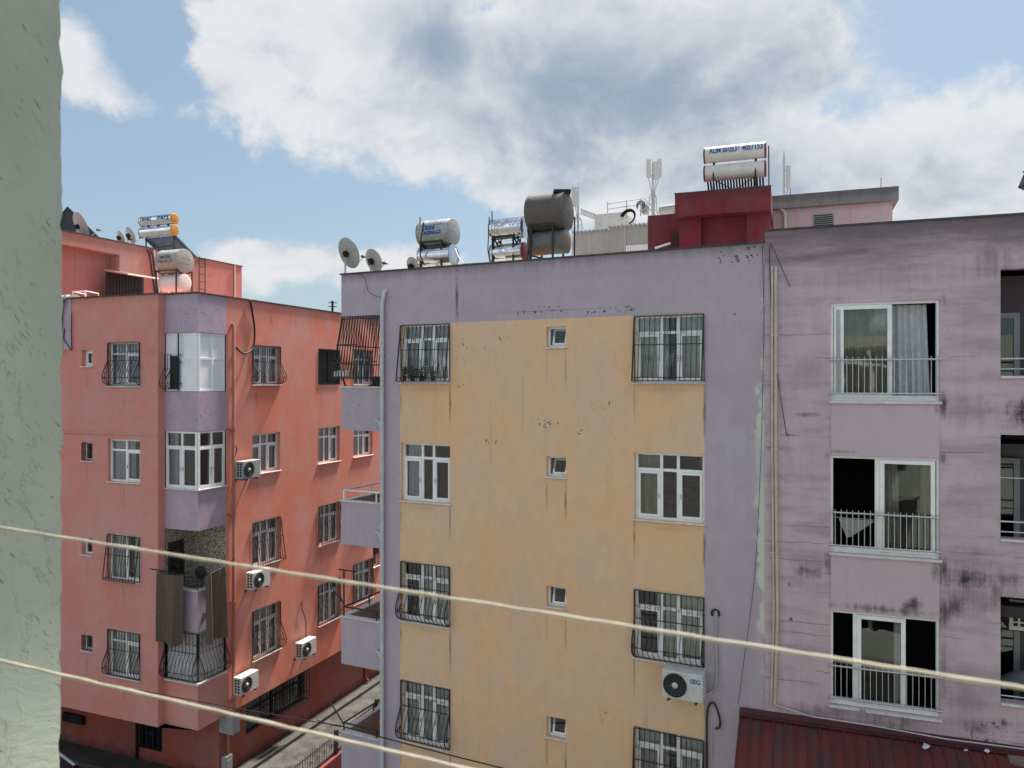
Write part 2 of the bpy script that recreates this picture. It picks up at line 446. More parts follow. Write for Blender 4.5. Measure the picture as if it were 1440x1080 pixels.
def window(fac, u0, u1, z0, z1, cols=(0.4, 0.6), trans=0.72, sashes=(0, 2), rd=0.09, gr=None, curt='full', sill=True,
           seed=0, glassm=None, ft=0.055, handle=True, framem=None, curtm=None, gn=None, scroll=True, out=0.24, sill_out=0.05, panel=False):
    """PVC window as a part, with pane, sill, curtain and grille below it"""
    root = fac.root; mb = fac.mb(); y0, y1 = rd, rd + 0.07
    sash(mb, u0, u1, z0, z1, ft, y0, y1)
    a, b, c, d = u0 + ft, u1 - ft, z0 + ft, z1 - ft
    xs = [a] + [u0 + (u1 - u0) * q for q in cols] + [b]
    zt = z0 + (z1 - z0) * trans if trans else d
    for x in xs[1:-1]: mb.box(x - 0.03, x + 0.03, y0 + 0.002, y1 - 0.002, c, d)
    if trans:
        for i in range(len(xs) - 1):
            l = xs[i] + (0.03 if i else 0); r_ = xs[i + 1] - (0.03 if i < len(xs) - 2 else 0)
            mb.box(l, r_, y0 + 0.004, y1 - 0.004, zt - 0.03, zt + 0.03)
    top = zt - 0.03 if trans else d
    for i in sashes:
        l = xs[i] + (0.03 if i else 0); r_ = xs[i + 1] - (0.03 if i < len(xs) - 2 else 0)
        sash(mb, l + 0.002, r_ - 0.002, c + 0.002, top - 0.002, 0.05, y0 - 0.014, y0 + 0.03)
    w = mb.build('window', framem or M_PVC, root)
    g = fac.mb()
    yy = (y0 + y1) / 2
    if panel:
        g.box(a - 0.01, b + 0.01, yy - 0.01, yy + 0.01, c - 0.01, d + 0.01)
    else:
        g.quad((a - 0.005, yy, c - 0.005), (b + 0.005, yy, c - 0.005), (b + 0.005, yy, d + 0.005), (a - 0.005, yy, d + 0.005))
    g.build('panel' if panel else 'pane', glassm or (M_PVC if panel else M_GLASS), w)
    if handle and sashes and not panel:
        for i in sashes:
            h = fac.mb()
            xh = xs[i + 1] - 0.05 if i == 0 else xs[i] + 0.055
            h.box(xh - 0.012, xh + 0.012, y0 - 0.04, y0 - 0.014, c + 0.42 * (top - c), c + 0.42 * (top - c) + 0.1)
            h.build('handle', M_STEEL, w)
    if sill:
        s_ = fac.mb(); s_.box(u0 - 0.035, u1 + 0.035, -sill_out, rd, z0 - 0.035, z0 - 0.002, bev=0.006); s_.build('sill', M_SILL, w)
    rc = random.Random(seed * 7 + 3)
    cm = curtm or rc.choice((M_TULLE, M_TULLE, M_GREYCURT, M_BEIGECURT))
    if curt == 'full' and seed >= 10: curt = rc.choice(('full', 'full', [(.02, .46), (.58, .98)], [(.02, .7)], [(.3, .98)], [(.02, .36), (.66, .98)]))
    if curt == 'full': curtain(fac, w, u0 + 0.02, u1 - 0.02, z0 + 0.05, z1 - 0.02, rd + 0.11, cm, seed=seed)
    elif curt:
        for q, (p0, p1) in enumerate(curt): curtain(fac, w, u0 + (u1 - u0) * p0, u0 + (u1 - u0) * p1, z0 + 0.02, z1 - 0.02, rd + 0.11, cm, seed=seed + q)
    if gr: grille(fac, w, u0 + 0.005, u1 - 0.005, z0 + 0.005, z1 - 0.005, gr, gn, scroll, None, out)
    return w

def text_mesh(s, size, mat, parent, fn, width=None, name='lettering', bold=0.0, squash=1.0):
    """letters as flat faces laid on a surface by fn(x, y) -> point in the parent's world"""
    cu = bpy.data.curves.new('letters', 'FONT'); cu.body = s; cu.size = size; cu.align_x = 'CENTER'; cu.offset = bold
    o = bpy.data.objects.new('letters', cu); COL.objects.link(o)
    bpy.context.view_layer.update()
    me = bpy.data.meshes.new_from_object(o.evaluated_get(bpy.context.evaluated_depsgraph_get()))
    bpy.data.objects.remove(o); bpy.data.curves.remove(cu)
    bm = bmesh.new(); bm.from_mesh(me)
    ys = [v.co.y for v in bm.verts]; y0, y1 = min(ys), max(ys)
    for i in range(1, 8): bmesh.ops.bisect_plane(bm, geom=bm.verts[:] + bm.edges[:] + bm.faces[:], plane_co=(0, y0 + (y1 - y0) * i / 8, 0), plane_no=(0, 1, 0))
    bm.to_mesh(me); bm.free()
    xs = [v.co.x for v in me.vertices]; k = (width / (max(xs) - min(xs))) if width else 1.0
    mid = (max(xs) + min(xs)) / 2
    mb = MB()
    mb.add([fn((v.co.x - mid) * k, v.co.y * squash) for v in me.vertices], [list(p.vertices) for p in me.polygons])
    bpy.data.meshes.remove(me)
    return mb.build(name, mat, parent, world=True)
# ---------------------------------------------------------------- camera, sky, sun
cam = bpy.data.cameras.new('camera'); cam_o = bpy.data.objects.new('camera', cam); COL.objects.link(cam_o)
cam.sensor_width = 36; cam.lens = FPX / 1440 * 36; cam.shift_y = (HY - 540) / 1440
cam.clip_start = 0.02; cam.clip_end = 5000
cam.dof.use_dof = True; cam.dof.focus_distance = 20; cam.dof.aperture_fstop = 7
cam_o.location = (0, 0, CAMZ); cam_o.rotation_euler = (math.pi / 2, 0, 0)
scene.camera = cam_o
scene.view_settings.view_transform = 'Standard'; scene.view_settings.look = 'None'
scene.view_settings.gamma = 1; scene.view_settings.exposure = 1.25
scene.cycles.use_denoising = True
scene.cycles.max_bounces = 8; scene.cycles.diffuse_bounces = 4; scene.cycles.transparent_max_bounces = 12
scene.cycles.sample_clamp_indirect = 6

sl = bpy.data.lights.new('sun', 'SUN'); so = bpy.data.objects.new('sun', sl); COL.objects.link(so)
sl.energy = 5.0; sl.angle = rad(5.0); sl.color = (1.0, 0.93, 0.82)
sd = Vector((math.sin(SUN_AZ) * math.cos(SUN_EL), math.cos(SUN_AZ) * math.cos(SUN_EL), math.sin(SUN_EL)))
so.location = (20, 40, 60); so.rotation_euler = sd.to_track_quat('Z', 'Y').to_euler()

world = bpy.data.worlds.new('World'); scene.world = world; world.use_nodes = True
def build_sky():
    g = G(world.node_tree)
    tc = g.N('ShaderNodeTexCoord').outputs['Generated']
    sky = g.N('ShaderNodeTexSky', sky_type='NISHITA', sun_disc=False, sun_elevation=SUN_EL, sun_rotation=SUN_AZ, altitude=20, air_density=1.0, dust_density=1.6, ozone_density=1.2).outputs[0]
    X, Y, Z = g.sep(tc)
    az = g.m('ARCTAN2', X, Y); el = g.m('ARCSINE', Z)
    # cloud field: billowy noise on the dome, with banks of cloud and clear gaps at their bearings
    wrp = g.N('ShaderNodeTexNoise', {'Vector': tc, 'Scale': 5.0, 'Detail': 4.0}).outputs[1]
    wv = g.vm('SCALE', g.vm('SUBTRACT', wrp, (0.5, 0.5, 0.5))); wv.node.inputs['Scale'].default_value = 0.10
    p = g.vm('ADD', g.scale(tc, 1, 1, 1.35), wv)
    n1 = g.noise(p, 5.2, 12.0, 0.64, 0.15)
    n2 = g.noise(g.vm('ADD', p, (0.015, 0.02, 0.04)), 5.2, 6.0, 0.56, 0.15)
    ae = g.N('ShaderNodeCombineXYZ', {0: g.m('ADD', az, g.m('MULTIPLY', g.m('SUBTRACT', n1, 0.5), 0.10)), 1: g.m('ADD', el, g.m('MULTIPLY', g.m('SUBTRACT', n2, 0.5), 0.08)), 2: 0.0}).outputs[0]
    def px(x, y): return math.atan((x - CX) / FPX), math.atan((HY - y) / math.hypot(FPX, x - CX))
    def blob(x, y, rx, ry, w):
        a, e = px(x, y)
        d = g.vm('LENGTH', g.vm('MULTIPLY', g.vm('SUBTRACT', ae, (a, e, 0)), (FPX / rx, FPX / ry, 0)))
        return g.m('MULTIPLY', g.m('EXPONENT', g.m('MULTIPLY', g.m('MULTIPLY', d, d), -1.0)), w)
    def total(bl):
        s = None
        for b in bl:
            k = blob(*b); s = k if s is None else g.m('ADD', s, k)
        return s
    banks = total([(620, 90, 260, 110, .34), (900, 110, 260, 140, .34), (360, 50, 130, 75, .30), (430, 190, 150, 55, .26), (720, 240, 190, 60, .26),
                   (1150, 240, 260, 80, .26), (1370, 215, 170, 80, .32), (180, 150, 60, 32, .20), (95, 75, 42, 40, .30), (215, 60, 40, 60, -.2), (400, 360, 150, 42, .30),
                   (560, 375, 110, 30, .22), (1090, 60, 110, 60, .20), (1160, 120, 120, 40, .15), (1010, 290, 260, 60, .18),
                   (330, 285, 230, 42, -.34), (560, 290, 90, 50, -.24), (1330, 60, 130, 90, -.24), (170, 25, 120, 30, -.22), (120, 250, 110, 60, -.30), (1110, 165, 70, 40, -.20), (1230, 190, 60, 30, -.12), (690, 5, 50, 16, -.3), (520, 215, 60, 26, -.12), (222, 85, 36, 60, -.34), (250, 200, 60, 30, -.2)])
    core = total([(590, 55, 100, 66, .72), (860, 140, 220, 92, .95), (1010, 90, 150, 55, .4), (1180, 265, 190, 70, .55), (650, 190, 120, 40, .35), (320, 120, 70, 40, .25), (1400, 270, 90, 50, .35), (780, 270, 170, 50, .25)])
    n3 = g.noise(p, 15.0, 8.0, 0.6, 0.3)
    d = g.m('ADD', g.m('ADD', g.m('ADD', g.m('MULTIPLY', g.m('SUBTRACT', n1, 0.5), 1.25), g.m('MULTIPLY', g.m('SUBTRACT', n3, 0.5), 0.30)), banks), 0.09)
    mask = g.ss(d, 0.09, 0.36)
    lit = g.m('MULTIPLY', g.m('SUBTRACT', n1, n2), 2.6)
    thick = g.m('ADD', g.m('MULTIPLY', core, g.ss(d, 0.12, 0.62)), g.m('MULTIPLY', g.ss(d, 0.40, 1.0), 0.3))
    thick = g.m('SUBTRACT', g.m('ADD', thick, g.m('MULTIPLY', g.m('SUBTRACT', n2, 0.5), 0.9)), g.m('ADD', lit, g.m('MULTIPLY', g.m('SUBTRACT', n3, 0.5), 0.8)))
    cc = g.mix(g.ss(thick, -0.2, 1.3), (6.9, 6.95, 7.05, 1), (2.7, 3.35, 4.3, 1))
    front = g.ss(Y, -0.35, 0.45, 4.8, 1.0)      # clouds opposite the sun are lit from the front
    cc = g.vm('SCALE', cc); g.nt.links.new(front, cc.node.inputs['Scale'])
    sky = g.mix(0.42, sky, (3.6, 5.0, 5.9, 1))      # thin veil of haze
    col = g.mix(g.m('MULTIPLY', mask, 0.94), sky, cc)
    bg = g.N('ShaderNodeBackground', {0: col, 1: 0.05})
    g.N('ShaderNodeOutputWorld', {0: bg.outputs[0]})
build_sky()

# ---------------------------------------------------------------- ground and street
def ground_mat():
    m, g = newmat('asphalt'); co = g.obj()
    n = g.noise(co, 0.6, 6.0, 0.65); f = g.noise(co, 60.0, 3.0)
    c = g.mix(g.ss(n, 0.35, 0.7), (0.09, 0.087, 0.082, 1), (0.16, 0.153, 0.143, 1))
    g.out(g.bsdf(c, 0.95, 0, g.bump(f, 0.3), 0.2)); return m
def paving_mat():
    m, g = newmat('worn_paving'); co = g.obj()
    n = g.noise(co, 1.3, 7.0, 0.7); f = g.noise(co, 30.0, 3.0)
    c = g.mix(g.ss(n, 0.35, 0.62), (0.035, 0.033, 0.031, 1), (0.085, 0.082, 0.077, 1))
    c = g.mix(g.ss(g.noise(co, 3.3, 5.0, 0.7), 0.56, 0.66, 0, 0.7), c, (0.06, 0.055, 0.05, 1))
    g.out(g.bsdf(c, 0.9, 0, g.bump(f, 0.3), 0.2)); return m
mb = MB(); S_ = 1500
mb.quad((-S_, -S_, 0), (S_, -S_, 0), (S_, S_, 0), (-S_, S_, 0)); mb.build('ground', ground_mat(), kind='structure')

# ---------------------------------------------------------------- salmon corner block
C0 = at(278, HY, 22.85); C0.z = 0
S = empty('apartment_building', frame(C0, (.929, -.370, 0), (.370, .929, 0), (0, 0, 1)), 'salmon pink corner apartment block with lilac bay and a roof storey, behind the alley', 'apartment building')
SL = Fac(S, T(0, -.27, 0)); SB = Fac(S); SR = Fac(S, frame((0, 0, 0), (0, 1, 0), (-1, 0, 0), (0, 0, 1)))
SGL = Fac(S, T(0, 1.2, 0)); SGR = Fac(S, frame((-.3, 0, 0), (0, 1, 0), (-1, 0, 0), (0, 0, 1))); SP = Fac(S, frame((-6, 0, 0), (0, 1, 0), (-1, 0, 0), (0, 0, 1)))
def rect(f, x0, x1, y0, y1, y=0.0, ref=None):
    """opening on facade f from the pixels of its outline (heights read at ref)"""
    r = (x0 + x1) / 2 if ref is None else ref
    return (f.u(x0, y), f.u(x1, y), f.z(r, y1, y), f.z(r, y0, y))
s_small = [rect(SL, 115, 130, a, b) for a, b in ((492, 515), (622, 648), (756, 780), (893, 915))]
s_large = [rect(SL, 152, 197, a, b) for a, b in ((481, 543), (618, 678), (752, 817), (887, 953))]
s_r1 = [rect(SR, 355, 394, a, b) for a, b in ((486, 541), (609, 664), (730, 793), (852, 921))]
s_r2 = [rect(SR, 447.5, 478, a, b) for a, b in ((491, 541), (600, 650), (708, 764), (817, 874))]
s_r3 = [rect(SR, 497, 524, a, b) for a, b in ((492, 541), (601, 641), (698, 750), (789, 845))] + [rect(SR, 524.5, 534, 767, 796)]
U0 = -8.2
W_SAL = (.58, .255, .215, 1)
st_l = [(h[0] + (h[1] - h[0]) * k, h[2] - .45, .10, .5, .28) for h in s_large + s_small for k in (0.5,)] + [(-1.5, 13.4, .5, .35, .2), (-3.2, 13.3, .12, .4, .2)]
st_r = [(h[0] + .2, h[2] - .5, .12, .6, .22) for h in s_r1 + s_r2] + [(3.3, 14.6, .12, .5, .35), (4.6, 14.7, .07, .4, .3), (2.0, 14.7, .2, .3, .3), (5.9, 14.6, .05, .25, .3)]
M_SL = plaster('salmon_plaster', W_SAL, 'x', stains=st_l, streak=.07, mott=.07, top=(15.2, .5, .2), fade=((.5, .3, .27, 1), .25), bump=.2, dirt=(.12, .06, .055, 1))
M_SR = plaster('salmon_plaster_side', (.67, .25, .185, 1), 'y', stains=st_r, streak=.07, mott=.07, top=(15.2, .5, .2), fade=((.52, .26, .2, 1), .2), bump=.12, dirt=(.12, .06, .055, 1))
M_SG = plaster('dark_red_plaster', (.34, .105, .08, 1), 'y', streak=.2, mott=.14, bump=.15, dirt=(.06, .03, .03, 1), base_dirt=(0, .5, .6))  # ground floor: darker red paint, with overhang shade worked into the tone
M_LILAC = plaster('lilac_plaster', (.42, .33, .40, 1), 'x', streak=.22, mott=.14, top=(15.2, .5, .2), fade=((.42, .38, .42, 1), .5), bump=.2, chips=[(-.3, 14.5, .8, .5, .6), (.6, 14.5, .6, .5, .9), (.4, 11.6, .6, .6, .7)])
mb = MB(); wall(mb, U0, -1.276, 2.15, 15.16, s_small + s_large, .22, y=-.27)
mb.quad((-1.276, -.27, 2.15), (-1.276, 0, 2.15), (-1.276, 0, 15.16), (-1.276, -.27, 15.16))
mb.quad((U0, -.27, 2.15), (U0, 14, 2.15), (0, 14, 2.15), (0, -.0, 2.15)); mb.quad((U0, -.27, 2.15), (0, 0, 2.15), (-1.276, 0, 2.15), (-1.276, -.27, 2.15))
mb.quad((-1.276, 0, 2.15), (0, 0, 2.15), (0, 0, 3.5), (-1.276, 0, 3.5)); mb.quad((0, 0, 2.15), (0, 1.17, 2.15), (0, 1.17, 3.5), (0, 0, 3.5))
mb.box(U0, -1.276, -.30, -.271, 10.9, 10.96)
mb.quad((U0, -.27, 0), (U0, -.27, 15.16), (U0, 14, 15.16), (U0, 14, 0)); mb.quad((U0, 14, 0), (0, 14, 0), (0, 14, 15.16), (U0, 14, 15.16))
mb.build('wall', M_SL, S)
mb = SR.mb(); wall(mb, 1.17, 14, 2.15, 15.16, s_r1 + s_r2 + s_r3, .2); mb.build('wall', M_SR, S)
g_l = [rect(SGL, 195, 228, 1008, 1054)]; g_r = [rect(SGR, 346, 428, 936, 991, ref=428), ]
g_r = [(g_r[0][0], g_r[0][1], .95, 2.1)]
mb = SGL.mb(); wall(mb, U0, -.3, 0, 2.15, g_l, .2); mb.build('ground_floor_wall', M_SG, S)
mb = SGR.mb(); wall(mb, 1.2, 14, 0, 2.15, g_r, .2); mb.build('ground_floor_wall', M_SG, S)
mb = MB()   # parapet, roof slab, floors and core of the block
mb.box(U0, -1.3, -.25, -.02, 14.56, 15.15); mb.box(-1.45, -.02, .02, .2, 14.56, 15.15); mb.box(-.22, -.02, .2, 13.98, 14.56, 15.15)
mb.box(U0 + .02, -1.3, -.2, .3, 14.3, 14.55); mb.box(U0 + .02, -.16, .3, 13.9, 14.3, 14.55); mb.build('parapet', M_SL, S)
mb = MB()
for z in (11.3, 8.42, 5.52, 2.4): mb.box(U0 + .05, -1.4, -.05, 13.8, z - .18, z); mb.box(-1.4, -.05, 1.3, 13.8, z - .18, z)
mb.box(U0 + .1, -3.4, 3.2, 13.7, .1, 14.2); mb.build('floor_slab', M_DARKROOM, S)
mb = MB()   # coping along the roof edge
mb.box(U0, -1.25, -.31, -.0, 15.161, 15.2); mb.box(-1.25, .035, -.035, .2, 15.161, 15.2); mb.box(-.25, .035, .2, 14, 15.161, 15.2); mb.build('coping', M_COPING, S)
# lilac bay at the corner
for z0, z1 in ((14.0, 15.155), (11.04, 12.22), (8.08, 9.29), (5.06, 6.27)):
    mb = MB(); mb.box(-1.274, 0.004, -.004, .14, z0, z1); mb.box(-.14, .004, .14, 1.172, z0, z1)
    mb.box(-1.27, -.1, .1, 1.17, z0 + .02, z0 + .14)
    mb.build('bay_panel', M_LILAC, S)
def pebble():
    m, g = newmat('pebble_dash'); co = g.obj()
    v = g.N('ShaderNodeTexVoronoi', {'Vector': co, 'Scale': 26.0}).outputs
    c = g.mix(g.ss(g.sep(v[1])[0], .2, .8), (.2, .165, .12, 1), (.5, .45, .38, 1))
    g.out(g.bsdf(c, .9, 0, g.bump(v[0], .8, .03))); return m
mb = MB(); PB = pebble()
mb.quad((-1.276, .02, 5.55), (-1.276, 1.168, 5.55), (-1.276, 1.168, 8.2), (-1.276, .02, 8.2)); mb.quad((-1.276, 1.168, 5.55), (-.002, 1.168, 5.55), (-.002, 1.168, 8.2), (-1.276, 1.168, 8.2))
mb.box(-1.27, -.1, .1, 1.16, 5.45, 5.55); mb.build('balcony_wall', PB, S)
mb = MB(); sash(mb2 := MB(frame((-1.276, 0, 0), (0, 1, 0), (-1, 0, 0), (0, 0, 1))), .1, .72, 5.56, 7.62, .06, -.05, .02)
mb2.box(.16, .66, -.02, 0, 6.55, 6.6); dr = mb2.build('balcony_door', M_IRON, S)
mb = MB(frame((-1.276, 0, 0), (0, 1, 0), (-1, 0, 0), (0, 0, 1))); mb.box(.16, .66, -.012, -.004, 5.6, 7.56); mb.build('pane', M_DARKGLASS, dr)
mb = MB(); mb.box(-1.30, .03, -.03, .17, 6.271, 6.31); mb.box(-.17, .03, .17, 1.17, 6.271, 6.31); mb.build('bay_ledge', M_SILL, S); mb = MB()
mb.box(-1.276, .06, -.06, .16, 3.501, 3.545); mb.box(-.16, .06, .16, 1.17, 3.501, 3.545); mb.build('bay_ledge', M_SILL, S)
M_PANEL = basic('white_panel', (.78, .79, .80, 1), .55, 0, .05, 2.0, .5)
BR = Fac(S, frame((0, 0, 0), (0, 1, 0), (-1, 0, 0), (0, 0, 1)))
window(SB, -1.27, -.0, 12.235, 13.99, (.28, .5), .56, (), rd=.03, curt=None, sill=False, panel=True, glassm=M_PANEL, framem=M_PVC)
window(BR, .0, 1.165, 12.235, 13.99, (.55,), .56, (), rd=.03, curt=None, sill=False, panel=True, glassm=M_PANEL)
window(SB, -1.27, -.0, 9.31, 11.03, (.5,), .73, (0, 1), rd=.03, curt=[(.04, .3)], curtm=M_GREYCURT, seed=3, sill_out=.05)
window(BR, .0, 1.165, 9.31, 11.03, (.52,), .73, (0, 1), rd=.03, curt=[(.5, .98)], curtm=M_BEIGECURT, seed=4, sill_out=.05)
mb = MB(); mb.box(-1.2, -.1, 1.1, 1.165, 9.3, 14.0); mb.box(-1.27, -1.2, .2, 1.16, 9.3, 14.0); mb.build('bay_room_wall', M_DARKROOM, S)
# shutter grille beside the white panels
mb = SB.mb(); mb.box(-1.02, -.74, -.05, -.02, 12.3, 13.3); mb.box(-.735, -.70, -.045, -.02, 12.25, 13.98)
for z in (12.45, 13.1, 13.32): mb.box(-.7, -.6, -.045, -.02, z, z + .03)
mb.build('shutter', M_DARK, S)
gw = MB(); grille(SB, S, -1.4, -1.02, 12.28, 13.36, 'belly', 3, False, None, .2)
# caged lower balcony with white lattice panels
mb = MB(); mb.box(-1.25, -.05, .08, .1, 3.56, 5.05); mb.box(-.1, -.08, .1, 1.16, 3.56, 5.05)
for i in range(9): mb.box(-1.22 + i * .135, -1.2 + i * .135, .06, .08, 3.56, 5.05)
mb.build('lattice_panel', basic('white_lattice', (.5, .5, .49, 1), .6, 0, .15, 4, .3, .4), S)
grille(SB, S, -1.27, -.0, 3.56, 5.04, 'belly', 9, True, None, .2, 'balcony_grille'); grille(BR, S, .02, 1.13, 3.56, 5.04, 'belly', 8, True, None, .2, 'balcony_grille')
# railing on the lilac parapet
mb = MB()
for z in (6.45, 6.58, 6.7): mb.tube([(-1.2, -.0, z), (0, 0, z), (0, 1.15, z)], .012, 4)
for p in ((-1.2, 0), (-.6, 0), (0, 0), (0, .6), (0, 1.15)): mb.tube([(p[0], p[1], 6.3), (p[0], p[1], 6.72)], .014, 4)
mb.build('balcony_railing', M_IRON, S)
# windows of the left face
for i, h in enumerate(s_small): window(SL, *h, (), None, () if i else (0,), rd=.14, curt=None, handle=False, seed=i, gr='flat' if i in (1, 3) else None, gn=5, scroll=False)
for i, h in enumerate(s_large): window(SL, *h, (.5,), .74, (1,), rd=.1, gr=(('belly'), None, 'slant', 'belly')[i], curt='full', seed=10 + i, scroll=i == 0, out=.2)
for i, h in enumerate(s_r1): window(SR, *h, (.38, .62), .72, (0, 2), rd=.12, gr=('belly', None, 'slant', 'belly')[i], curt='full', seed=20 + i, scroll=False, out=.24)
for i, h in enumerate(s_r2):
    if i == 0: window(SR, *h, (.5,), None, (), rd=.02, gr='flat', curt=None, sill=False, framem=M_DARK, glassm=M_DARK, scroll=False)
    else: window(SR, *h, (.38, .62), .72, (2,), rd=.12, gr=(None, None, 'slant', 'belly')[i], curt='full', seed=30 + i, scroll=False, out=.16)
for i, h in enumerate(s_r3): window(SR, *h, (.38, .62) if i < 4 else (), .72 if i < 4 else None, (2,) if i < 4 else (), rd=.12, gr=('flat', None, 'slant', 'belly', None)[i], curt='full', seed=40 + i, scroll=False, out=.14)
h = g_l[0]; window(SGL, *h, (.3, .55, .8), None, (), rd=.05, gr='flat', curt=None, sill=False, framem=M_DARK, glassm=M_DARKGLASS, gn=6, scroll=False)
h = g_r[0]; window(SGR, *h, (.45,), .6, (), rd=.1, gr='flat', curt=None, seed=3, framem=M_DARK, scroll=False, gn=22, sill=False)
mb = SGR.mb(); um = h[0] + (h[1] - h[0]) * .42
for i in range(12): mb.tube([(um + i * (h[1] - um) / 11, -.22, .97), (um + i * (h[1] - um) / 11, -.22, 2.1)], .014, 4, 0, False)
for z in (.98, 1.25, 2.08): mb.tube([(um, 0, z), (um, -.22, z), (h[1], -.22, z), (h[1], 0, z)], .016, 4, 0, False)
mb.build('window_cage', M_IRON, S)
# roof storey
pz = 17.5; yE = SP.u(340); yF = SP.u(168)
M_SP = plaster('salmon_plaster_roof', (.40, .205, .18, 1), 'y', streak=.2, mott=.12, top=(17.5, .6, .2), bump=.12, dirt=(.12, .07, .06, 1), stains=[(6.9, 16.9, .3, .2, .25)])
mb = SP.mb(); mb.quad((yF, 0, 14.5), (yE, 0, 14.5), (yE, 0, pz), (yF, 0, pz)); mb.box(-.27, yF, 0, .9, SP.z(86, 343), pz)
mb.quad((-.27, .5, 14.5), (yF, .5, 14.5), (yF, .5, pz - .05), (-.27, .5, pz - .05)); mb.quad((yF, 0, 14.5), (yF, 0, pz), (yF, .6, pz), (yF, .6, 14.5)); mb.box(-.25, .45, .2, .5, 14.5, pz - .6)
mb.quad((-.27, .1, pz - .01), (yE, .0, pz - .01), (yE, 2.1, pz - .01), (-.27, 2.1, pz - .01)); mb.quad((yE, 0, 14.5), (yE, 2.1, 14.5), (yE, 2.1, pz), (yE, 0, pz)); mb.quad((-.27, .2, 14.5), (-.27, 2.1, 14.5), (-.27, 2.1, pz), (-.27, .2, pz))
mb.build('roof_storey_wall', M_SP, S)
mb = SP.mb(); mb.box(yF - .02, yE + .03, -.03, .2, pz + .001, pz + .04); mb.box(-.3, yF - .021, -.03, .2, pz + .001, pz + .04); mb.build('coping', M_COPING, S)
a, b = SP.u(149), SP.u(201); mb = SP.mb(); mb.box(a, b, -.04, -.002, 14.56, SP.z(175, 386))
for i in range(12): mb.box(a + (b - a) * i / 12, a + (b - a) * i / 12 + .03, -.055, -.04, 14.57, SP.z(175, 387))
mb.build('roof_door', basic('black_green_metal', (.02, .026, .03, 1), .5, .2, .2, 5), S)
a, b = SP.u(170, -.8), SP.u(224, -.8); mb = SP.mb(); n = 24
vs = []
for i in range(n + 1):
    u = a + (b - a) * i / n; z = SP.z(190, 385, -.8) + .03 * math.cos(i * math.pi)
    vs += [(u, -1.1, z - .1), (u, 0, z + .1)]
mb.add(vs, [(2 * i, 2 * i + 1, 2 * i + 3, 2 * i + 2) for i in range(n)]); mb.tube([(a, -1.1, vs[0][2] - .04), (b, -1.1, vs[0][2] - .04)], .025, 6)
mb.build('door_awning', basic('pale_sheet', (.5, .45, .42, 1), .5, 0, .15, 6), S)
# pipes of the block
mb = SR.mb(); u = SR.u(326)
mb.tube([(u, -.02, SR.z(326, 455)), (u, -.07, SR.z(326, 459)), (u, -.07, 2.3), (u + .08, -.07, 1.9), (u + .08, .2, 1.7), (u + .08, .2, 0)], .05, 10)
for y in (605, 724, 847, 985): z = SR.z(326, y); mb.tube([(u - .22, -.03, z + .05), (u - .1, -.07, z + .02), (u, -.07, z - .03)], .035, 8); mb.tube([(u, -.07, z - .05), (u, -.07, z + .04)], .065, 10)
mb.build('downpipe', basic('salmon_pipe', (.4, .16, .13, 1), .5, 0, .1, 4), S)
mb = SGL.mb(); u = SGL.u(194); mb.tube([(u, -.05, 0), (u, -.05, 2.15)], .045, 8); mb.build('downpipe', M_DARK, S)
mb = SP.mb(); u = SP.u(329); mb.tube([(u, -.04, 14.6), (u, -.04, pz)], .04, 8); mb.build('roof_pipe', M_CREAMPIPE, S)
mb = SGR.mb(); u = SGR.u(512); mb.tube([(u, -.05, 2.1), (u, -.05, .35), (u, -.2, .2)], .05, 8); mb.build('downpipe', basic('red_pipe', (.25, .04, .03, 1), .5), S)
mb = SL.mb(); a = SL.u(89); b = SL.u(101); mb.box(a - .4, b, -.03, -.002, SL.z(95, 492), 15.155); mb.build('corner_panel', M_LILAC, S)

# ---------------------------------------------------------------- yellow and lilac block in the middle
Y0 = at(480, HY, 15.8 * 2460 / 2000); Y0.z = 0
Yb = empty('apartment_building', frame(Y0, (.9006, -.4346, 0), (.4346, .9006, 0), (0, 0, 1)), 'yellow and lilac apartment block with side balconies, in the middle of the row', 'apartment building')
YF = Fac(Yb); YS = 1.2; UE = YF.u(1076)
zrow = [(12.5, 13.9), (9.65, 11.05), (6.75, 8.19), (3.86, 5.31), (.97, 2.42)]
y_l = [(YF.u(564), YF.u(633), a, b) for a, b in zrow]; y_r = [(YF.u(892), YF.u(990.5), a, b) for a, b in zrow]
y_s = [(YF.u(768.5), YF.u(796), b - .62, b - .17) for a, b in zrow]
yt = YF.z(760, 449)
st = []
for h in y_l + y_r:
    st += [(h[1] + .0, h[2] - .45, .045, .75, .72), (h[0] + .0, h[2] - .35, .03, .6, .7), ((h[0] + h[1]) / 2, h[2] - .15, .6, .1, .2)]
for h in y_s: st += [(h[0] + .01, h[2] - .35, .03, .55, .6), (h[1] - .01, h[2] - .5, .035, .7, .7)]
st += [(YF.u(765), YF.z(765, 437), 1.9, .012, .9), (YF.u(642), 14.55, .06, .9, .95), (YF.u(906), 4.9, .1, 1.2, .3), (YF.u(513), 14.8, .03, .5, .4), (YF.u(1003), 5.2, .03, .6, .5), (YF.u(1030), 4.2, .05, 1.1, .3), (YF.u(690), 11.2, .05, 1.5, .2), (YF.u(735), 12.1, .06, 1.4, .16)]
